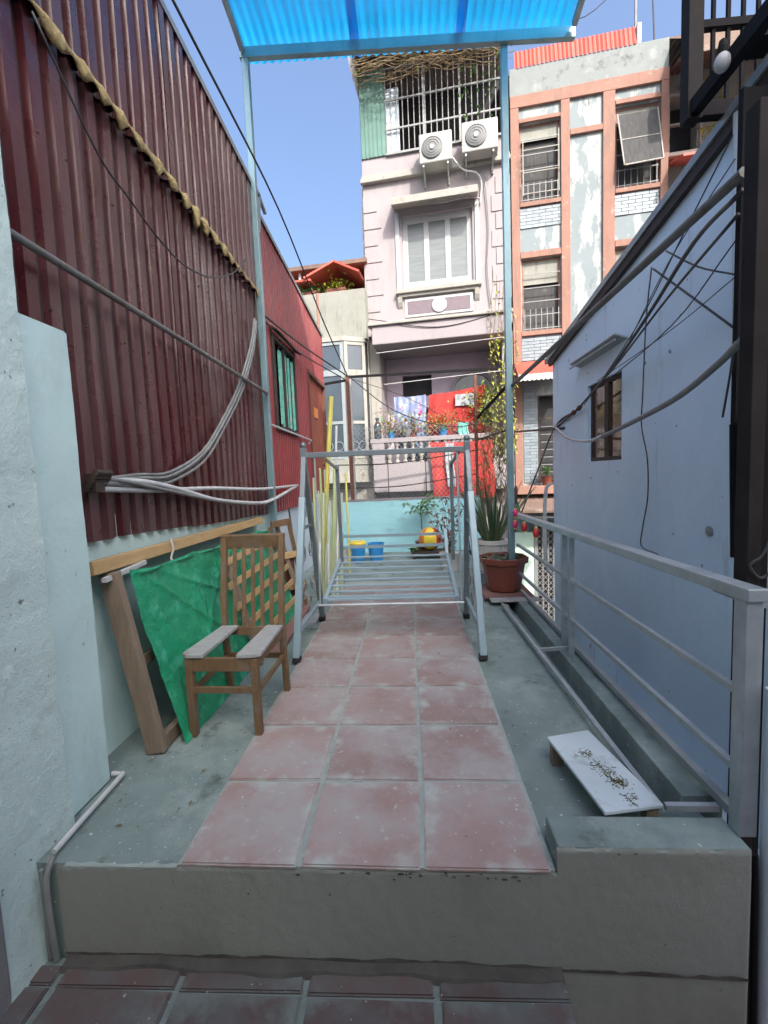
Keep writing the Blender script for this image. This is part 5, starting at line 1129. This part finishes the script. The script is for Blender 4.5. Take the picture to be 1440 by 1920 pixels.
for z_ in (6.42, 6.8, 7.2): build(MB().box(2.378,3.0,-.14,-.125,z_,z_+.015), 'cage_bar', 'cream', og)
rw = MB(); vs = []; nn = 120
for i in range(nn+1):
    x = 2.25+2.12*i/nn
    for d_, z in ((-.03,8.75),(.05,9.10)): vs.append((x, d_+.012*(math.sin(2*math.pi*x/.075)), z))
rw.add(vs, [(2*i,2*i+2,2*i+3,2*i+1) for i in range(nn)])
build(rw, 'roof_sheet', 'tin_red', og, recalc=False)
build(MB().box(4.38,4.44,-.02,.3,8.76,9.1), 'roof_block', 'tin_white', og)
build(MB().prism([(-.06,3.10),(-.75,2.92),(-.75,2.96),(-.06,3.34)], 'x', 2.16, 3.2), 'awning', 'tin_red', og)
aw = MB(); vs = []; nn = 60
for i in range(nn+1):
    x = 2.16+1.04*i/nn
    for z in (2.86, 2.96): vs.append((x, -.76-.01*math.sin(2*math.pi*x/.08), z-(.02*abs(math.sin(2*math.pi*x/.16)) if z < 2.9 else 0)))
aw.add(vs, [(2*i,2*i+2,2*i+3,2*i+1) for i in range(nn)]); build(aw, 'awning_valance', 'tin_white', og, recalc=False)
wg = build(MB().box(2.60,2.64,.02,.07,.95,2.68).box(3.56,3.60,.02,.07,.95,2.68).box(2.64,3.56,.02,.07,.95,.99).box(2.64,3.56,.02,.07,2.2,2.24), 'window', 'dark_brown', og)
for k in range(8): build(MB().box(2.66,3.56,-.03,-.02,1.0+.15*k,1.012+.15*k), 'bar', 'white_bars', wg)
build(MB().box(2.15,3.8,-.45,.0,.74,.90), 'ledge', 'orange_trim', og, bev=.01)
for i, (s0, lab) in enumerate(((2.72,'left terracotta pot plant on the orange ledge'),(2.98,'right terracotta pot plant on the orange ledge'))):
    t = fthing('ledge_plant', lab, s0, zb=.90, cat='plant'); a_ = MB()
    build(MB().lathe([(.08,0),(.11,.17),(.12,.18),(.10,.18),(.001,.15)], (s0,-.28,.90), 14), 'pot', 'terracotta', t, smooth='edges')
    for q in range(70): a = U(0,6.28); a_.leaf((s0+U(-.06,.06),-.28+U(-.06,.06),1.08+U(0,.15)), (math.cos(a),math.sin(a),U(.2,1.2)), U(.08,.16), .04)
    build(a_, 'foliage', 'leaf_green', t, recalc=False)
# street level: dark awnings, pale green wall and folding gate
build(MB().prism([(-.05,.72),(-.9,.42),(-.9,.46),(-.05,.76)], 'x', 2.15, 3.9), 'street_awning', 'tin_brown', og)
build(MB().prism([(-.05,.5),(-.7,.30),(-.7,.33),(-.05,.54)], 'x', 2.15, 3.6), 'street_awning', 'tin_white', og)
build(MB().box(2.05,2.50,-.10,-.01,-2.4,-.05), 'green_pier', 'pale_green', og)
gt = build(MB().box(2.5,2.54,-.12,-.08,-2.4,.15).box(3.5,3.54,-.12,-.08,-2.4,.15).box(2.54,3.5,-.12,-.08,.10,.15), 'folding_gate', 'white_bars', og)
gl = MB(); nx_, nz_ = 9, 20
for i in range(nx_):
    for j in range(nz_):
        a, b = 2.55+.105*i, 2.55+.105*(i+1); c, e = -2.35+.12*j, -2.35+.12*(j+1)
        gl.bar((a,-.10,c),(b,-.10,e), .012, .008).bar((a,-.105,e),(b,-.105,c), .012, .008)
o = build(gl, 'lattice', 'white_bars', gt, recalc=False); o['kind'] = 'stuff'
for i in range(nx_+1): build(MB().box(2.545+.105*i,2.56+.105*i,-.115,-.095,-2.4,.10), 'upright', 'white_bars', gt)
build(MB().box(2.56,3.5,-.06,-.02,-2.4,.15), 'dark_doorway', 'dark_inside', og)
# antenna masts
an = fthing('antenna', 'thin white aerial mast on the roof of the orange house', 4.45, zb=8.76, cat='antenna')
build(MB().tube([(4.45,.3,8.76),(4.45,.3,11)], .022, 6), 'mast', 'white_bars', an); build(MB().tube([(4.2,.3,10.2),(4.75,.3,10.35)], .01, 5), 'arm', 'white_bars', an)
an = fthing('antenna', 'thin dark aerial rod right of the white mast', 4.75, zb=8.76, cat='antenna')
build(MB().tube([(4.78,.3,8.76),(4.70,.3,10.6)], .014, 6), 'mast', 'cable', an)
solo(MB().tube(curve([(2.4,9.4,10.3),(3.4,9.3,9.6),(4.4,9.2,10.2)], 6), .008, 5), 'sky_cable', 'cable', 'thin cable sagging in the sky above the orange house', 'cable')
# ---- house at the far right
fh = fthing('far_house', 'house with brown tin awnings beyond the orange house', 5.8)
build(facade(4.92,8.5,-2.4,8.4,[(5.0,5.5,6.9,7.9)],d=.3), 'wall', 'cream', fh, recalc=False)
build(MB().box(4.92,8.5,.6,5,-2.4,8.4), 'room_inside', 'dark_inside', fh)
for (z0, z1, d0, mt) in ((8.3,9.0,-.5,'tin_brown'),(8.0,8.35,-.8,'tin_brown')): 
    mb = MB(); vs = []; nn = 60
    for i in range(nn+1):
        x = 4.95+2.6*i/nn
        for d_, z in ((d0,z0),(.3,z1),(2.5,z1+.4)): vs.append((x+.0, d_, z+.015*math.sin(2*math.pi*x/.1)))
    mb.add(vs, [(3*i+j,3*i+3+j,3*i+4+j,3*i+1+j) for i in range(nn) for j in range(2)]); build(mb, 'awning', mt, fh, recalc=False)
wn_ = build(MB().box(4.96,5.0,.18,.24,6.85,7.95).box(5.5,5.54,.18,.24,6.85,7.95).box(5.0,5.5,.18,.24,6.85,6.9).box(5.0,5.5,.18,.24,7.4,7.43).box(5.0,5.5,.18,.24,7.9,7.95), 'window', 'cream', fh)
build(MB().prism([(.3,6.75),(-.5,6.45),(-.5,6.49),(.3,6.80)], 'x', 4.95, 6.2), 'red_awning', 'tin_red', fh)
build(MB().box(4.93,6.3,.05,.3,6.8,6.86), 'ledge', 'cream', fh)
build(MB().prism([(-.46,8.42),(-.80,8.15),(-.95,7.70),(-.93,7.70),(-.77,8.13),(-.44,8.40)], 'x', 4.98, 8.2), 'curved_awning', 'tin_brown', fh)
t = fthing('far_plant', 'yellowish creeper hanging beside the far right window', 5.65, zb=6.8, cat='plant'); a_ = MB()
for q in range(220): a_.leaf((5.68+random.gauss(0,.13),.1+random.gauss(0,.08),U(6.85,8.1)), (U(-1,1),U(-1,.3),U(-1,.5)), U(.06,.12), .05)
build(a_, 'foliage', 'leaf_yellow', t, recalc=False)
